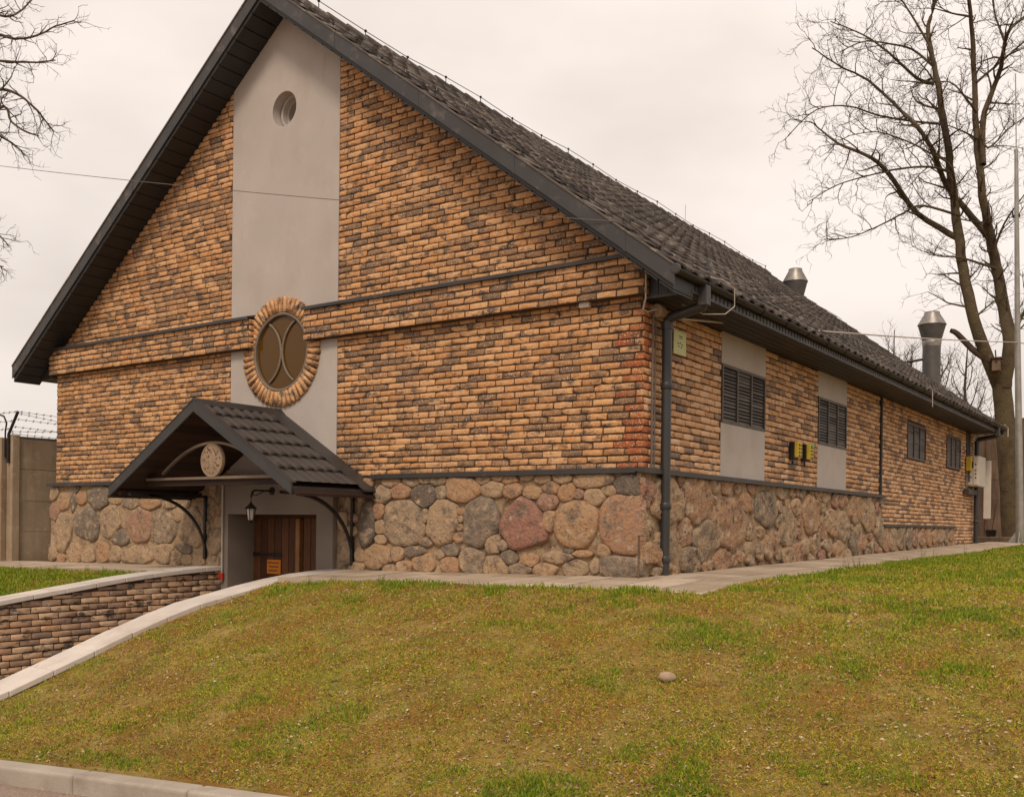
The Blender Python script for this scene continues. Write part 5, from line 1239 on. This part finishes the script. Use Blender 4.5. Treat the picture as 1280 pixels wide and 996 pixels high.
tree('bare_tree', 'bare tree whose twigs reach in from the left edge of the sky', (-19.5, .49, -.7), smooth_line([(-19.5, .49, -.9), (-19.0, .3, 2.95), (-19.1, .45, 5.66), (-19.3, .5, 8.5), (-19.1, .44, 10.7), (-18.8, .34, 12.9)], .34, .08, 5, .03), limbs,
     dict(levels=3, seed=8, dens=[3.6, 6, 7], lenf=[.75, .36, .20], rmin=[.010, .006, .0045], up=.02), 8)
# background trees beyond the roof
def bg_tree(x, y, h, seed, lab):
    r = random.Random(seed); zb = -.1; tr = smooth_line([(x, y, zb), (x+.1, y, h*.35), (x-.1, y+.1, h*.7), (x, y, h)], .16, .02, seed, .1); L = []
    for k in range(13):
        t = .2+.75*k/13; a = r.uniform(0, 6.28); l = h*.28*(1.1-t); p = Vector((x, y, h*t))
        L.append(smooth_line([p, p+Vector((math.cos(a)*l*.5, math.sin(a)*l*.5, l*.6)), p+Vector((math.cos(a)*l*.8, math.sin(a)*l*.8, l*1.4))], .06*(1.1-t)+.015, .012, seed+k, .05))
    tree('bare_tree', lab, (x, y, zb), tr, L, dict(levels=3, seed=seed, dens=[2.6, 3.2, 3], lenf=[1.4, .8, .5], rmin=[.014, .010, .009], up=.25), seed, M_twig, 6)
bg_tree(-11.0, 52.8, 12.4, 21, 'slim distant bare tree left of the tall flue')
bg_tree(-5.9, 40.5, 9.6, 22, 'distant bushy bare tree directly behind the tall flue')
bg_tree(-4.2, 38.5, 8.6, 23, 'distant bare tree between the tall flue and the forked tree')
bg_tree(-8.6, 47.0, 10.4, 24, 'distant bare tree showing just above the far roof end')

# ================================================================ POLE, CABLES, FENCES
po = empty('steel_pole', (.92, 18.4, .1)); tag(po, 'tall tapering grey steel pole by the far corner at the right edge', 'pole')
MB().tube([(0, 0, 0), (-.02, 0, 1.0), (-.12, 0, 5.1), (-.21, 0, 9.9)], [.095, .09, .07, .045], 14).build('shaft', M_pole, po, smooth=True)
MB().tube([(-.21, 0, 9.9), (-.25, 0, 11.8)], .014, 6).build('tip_rod', M_pole, po)
m = MB()
for a in (0, 1.57, 3.14, 4.71): c, s = math.cos(a), math.sin(a); m.hexa([(c*.08-s*.012, s*.08+c*.012, .02), (c*.3-s*.012, s*.3+c*.012, .02), (c*.3+s*.012, s*.3-c*.012, .02), (c*.08+s*.012, s*.08-c*.012, .02), (c*.08-s*.012, s*.08+c*.012, .34), (c*.12-s*.012, s*.12+c*.012, .30), (c*.12+s*.012, s*.12-c*.012, .30), (c*.08+s*.012, s*.08-c*.012, .34)])
m.box(-.33, .33, -.33, .33, -.06, .03); m.build('base_plate', M_pole, po)
m = MB(); m.box(-.25, -.10, -.03, .03, 8.2, 8.26); m.tube([(-.26, 0, 8.2), (-.28, 0, 8.38)], .02, 8); m.build('bracket', M_iron, po)
def cable(name, a, b, sag, r, m_, lab):
    a, b = Vector(a), Vector(b); pts = [a.lerp(b, t)-Vector((0, 0, sag*4*t*(1-t))) for t in np.linspace(0, 1, 24)]
    o = MB().tube(pts, r, 6).build(name, m_); tag(o, lab, 'cable'); return o
cable('overhead_cable', (.16, .32, 2.66), (.81, 18.32, 5.15), .05, .012, M_cable, 'pale cable from the near eave corner across to the steel pole')
cable('overhead_cable', (.81, 18.33, 5.15), (4.5, 30, 5.9), .1, .014, M_cable, 'pale cable leaving the steel pole past the right edge')
cable('overhead_cable', (-11.6, -1.45, 6.15), (.02, -.475, 3.50), .06, .0045, M_cable_d, 'thin cable crossing the gable from the left sky')

def panel_fence(name, lab, A, B, zb, h, nrow, npan, m_, post=True, cap=True):
    A, B = Vector(A), Vector(B); t = empty(name, (A.x, A.y, zb)); tag(t, lab, 'fence'); d = (B-A); L = d.length; d.normalize(); nrm = Vector((-d.y, d.x, 0))
    def bxm(s0, s1, t0, t1, z0, z1):
        p = [d*s+nrm*q for s, q in ((s0, t0), (s1, t0), (s1, t1), (s0, t1))]; return MB().hexa([(v.x, v.y, z0) for v in p]+[(v.x, v.y, z1) for v in p])
    pl = L/npan
    for i in range(npan):
        for j in range(nrow):
            z0 = j*h/nrow; bxm(i*pl+.06, (i+1)*pl-.06, -.04+rng.uniform(-.006, .006), .04, z0+.001, z0+h/nrow-.001).build('panel', m_, t, bevel=.01)
    for i in range(npan+1): bxm(i*pl-.075, i*pl+.075, -.09, .09, -.1, h+.05).build('post', m_, t, bevel=.015)
    if cap: bxm(0, L, -.05, .05, h, h+.03).build('cap_rail', M_galv, t)
    return t
fl = panel_fence('concrete_fence', 'grey-brown concrete panel fence with barbed wire left of the building', (-12.36, -.03, 0), (-12.36, 4.7, 0), -.33, 2.2, 4, 2, M_conc)
fb = panel_fence('concrete_fence', 'concrete fence run leading off past the left edge', (-12.53, -.14, 0), (-17.6, -1.3, 0), -.38, 2.2, 4, 2, M_conc)
def outrig(parent, x, y, z, dx, dz, curved=False):
    pts = [(x, y, z-.5), (x, y, z), (x+dx, y+dz*.0, z+.38)] if not curved else [(x, y, z-.3), (x, y, z+.15), (x+.04, y, z+.3), (x-.05, y, z+.42), (x-.2, y, z+.46)]
    o = MB().tube(pts, .028 if not curved else .016, 6).build('outrigger', M_iron); o.parent = parent; return o
outrig(fl, .02, -.1, 2.25, .30, .38); outrig(fb, .1, -.0, 2.2, 0, 0, True)
outrig(fl, .02, 4.73, 2.25, .3, .38)
def barbed(parent, a, b, sag):
    a, b = Vector(a), Vector(b); m = MB(); pts = [a.lerp(b, t)-Vector((0, 0, sag*4*t*(1-t))) for t in np.linspace(0, 1, 18)]
    m.tube(pts, .0035, 4)
    n = int((b-a).length/.13)
    for k in range(n):
        t = (k+.5)/n; p = a.lerp(b, t)-Vector((0, 0, sag*4*t*(1-t))); m.tube([p+Vector((-.02, .01, .025)), p+Vector((.02, -.01, -.025))], .004, 3); m.tube([p+Vector((.02, .01, .02)), p+Vector((-.02, -.01, -.02))], .004, 3)
    o = m.build('barbed_wire', M_iron); o.parent = parent
for k, f in enumerate((1.0, .68, .35, .05)): barbed(fl, (.02+.3*f, -.1, 2.25+.38*f), (.02+.3*f, 4.7, 2.27+.38*f), .05)
for k, f in enumerate((1.0, .6, .25)): barbed(fl, (.02+.3*f, -.1, 2.25+.38*f), (-4.5, -1.3, 2.2+.38*f), .05)
barbed(fl, (.32, -.1, 2.6), (.4, 3.2, 2.3), .02); barbed(fl, (.02, -.1, 2.3), (.4, 4.0, 2.62), .02)
panel_fence('yard_wall', 'tall rusty-brown concrete panel wall behind the forked tree', (-3.2, 25.6, 0), (4.8, 28.2, 0), .1, 4.0, 6, 4, M_conc_r, cap=False)
rb = empty('brick_shed', (3.2, 34.5, .1)); tag(rb, 'dark red brick shed seen past the pole at the right edge', 'building')
MB().box(-3.6, 4.5, 0, 5, 0, 5.0).build('wall', M_redwall, rb); MB().box(-3.8, 4.7, -.2, 5.2, 5.0, 5.15).build('roof', M_tin, rb)
# sticks and a bucket against the yard wall
bk = empty('bucket', (-.75, 24.3, .12)); tag(bk, 'small dark bucket with two sticks at the foot of the yard wall', 'bucket')
MB().lathe([(.001, 0), (.12, 0), (.16, .34), (.165, .35), (.15, .34), (.11, .03)], n=16).build('pail', M_black, bk, smooth=True)
for a in (-.3, .12): MB().tube([(0, 0, .05), (a, .1, 1.15)], .012, 5).build('stick', M_wood, bk, rnd=.5)
fit('timber_sleeper', 'low timber beam lying on the ground by the foot of the pole', 'beam', MB().box(-1.6, 1.4, -.12, .12, 0, .16), M_conc_r, (1.0, 20.6, .12), .02)
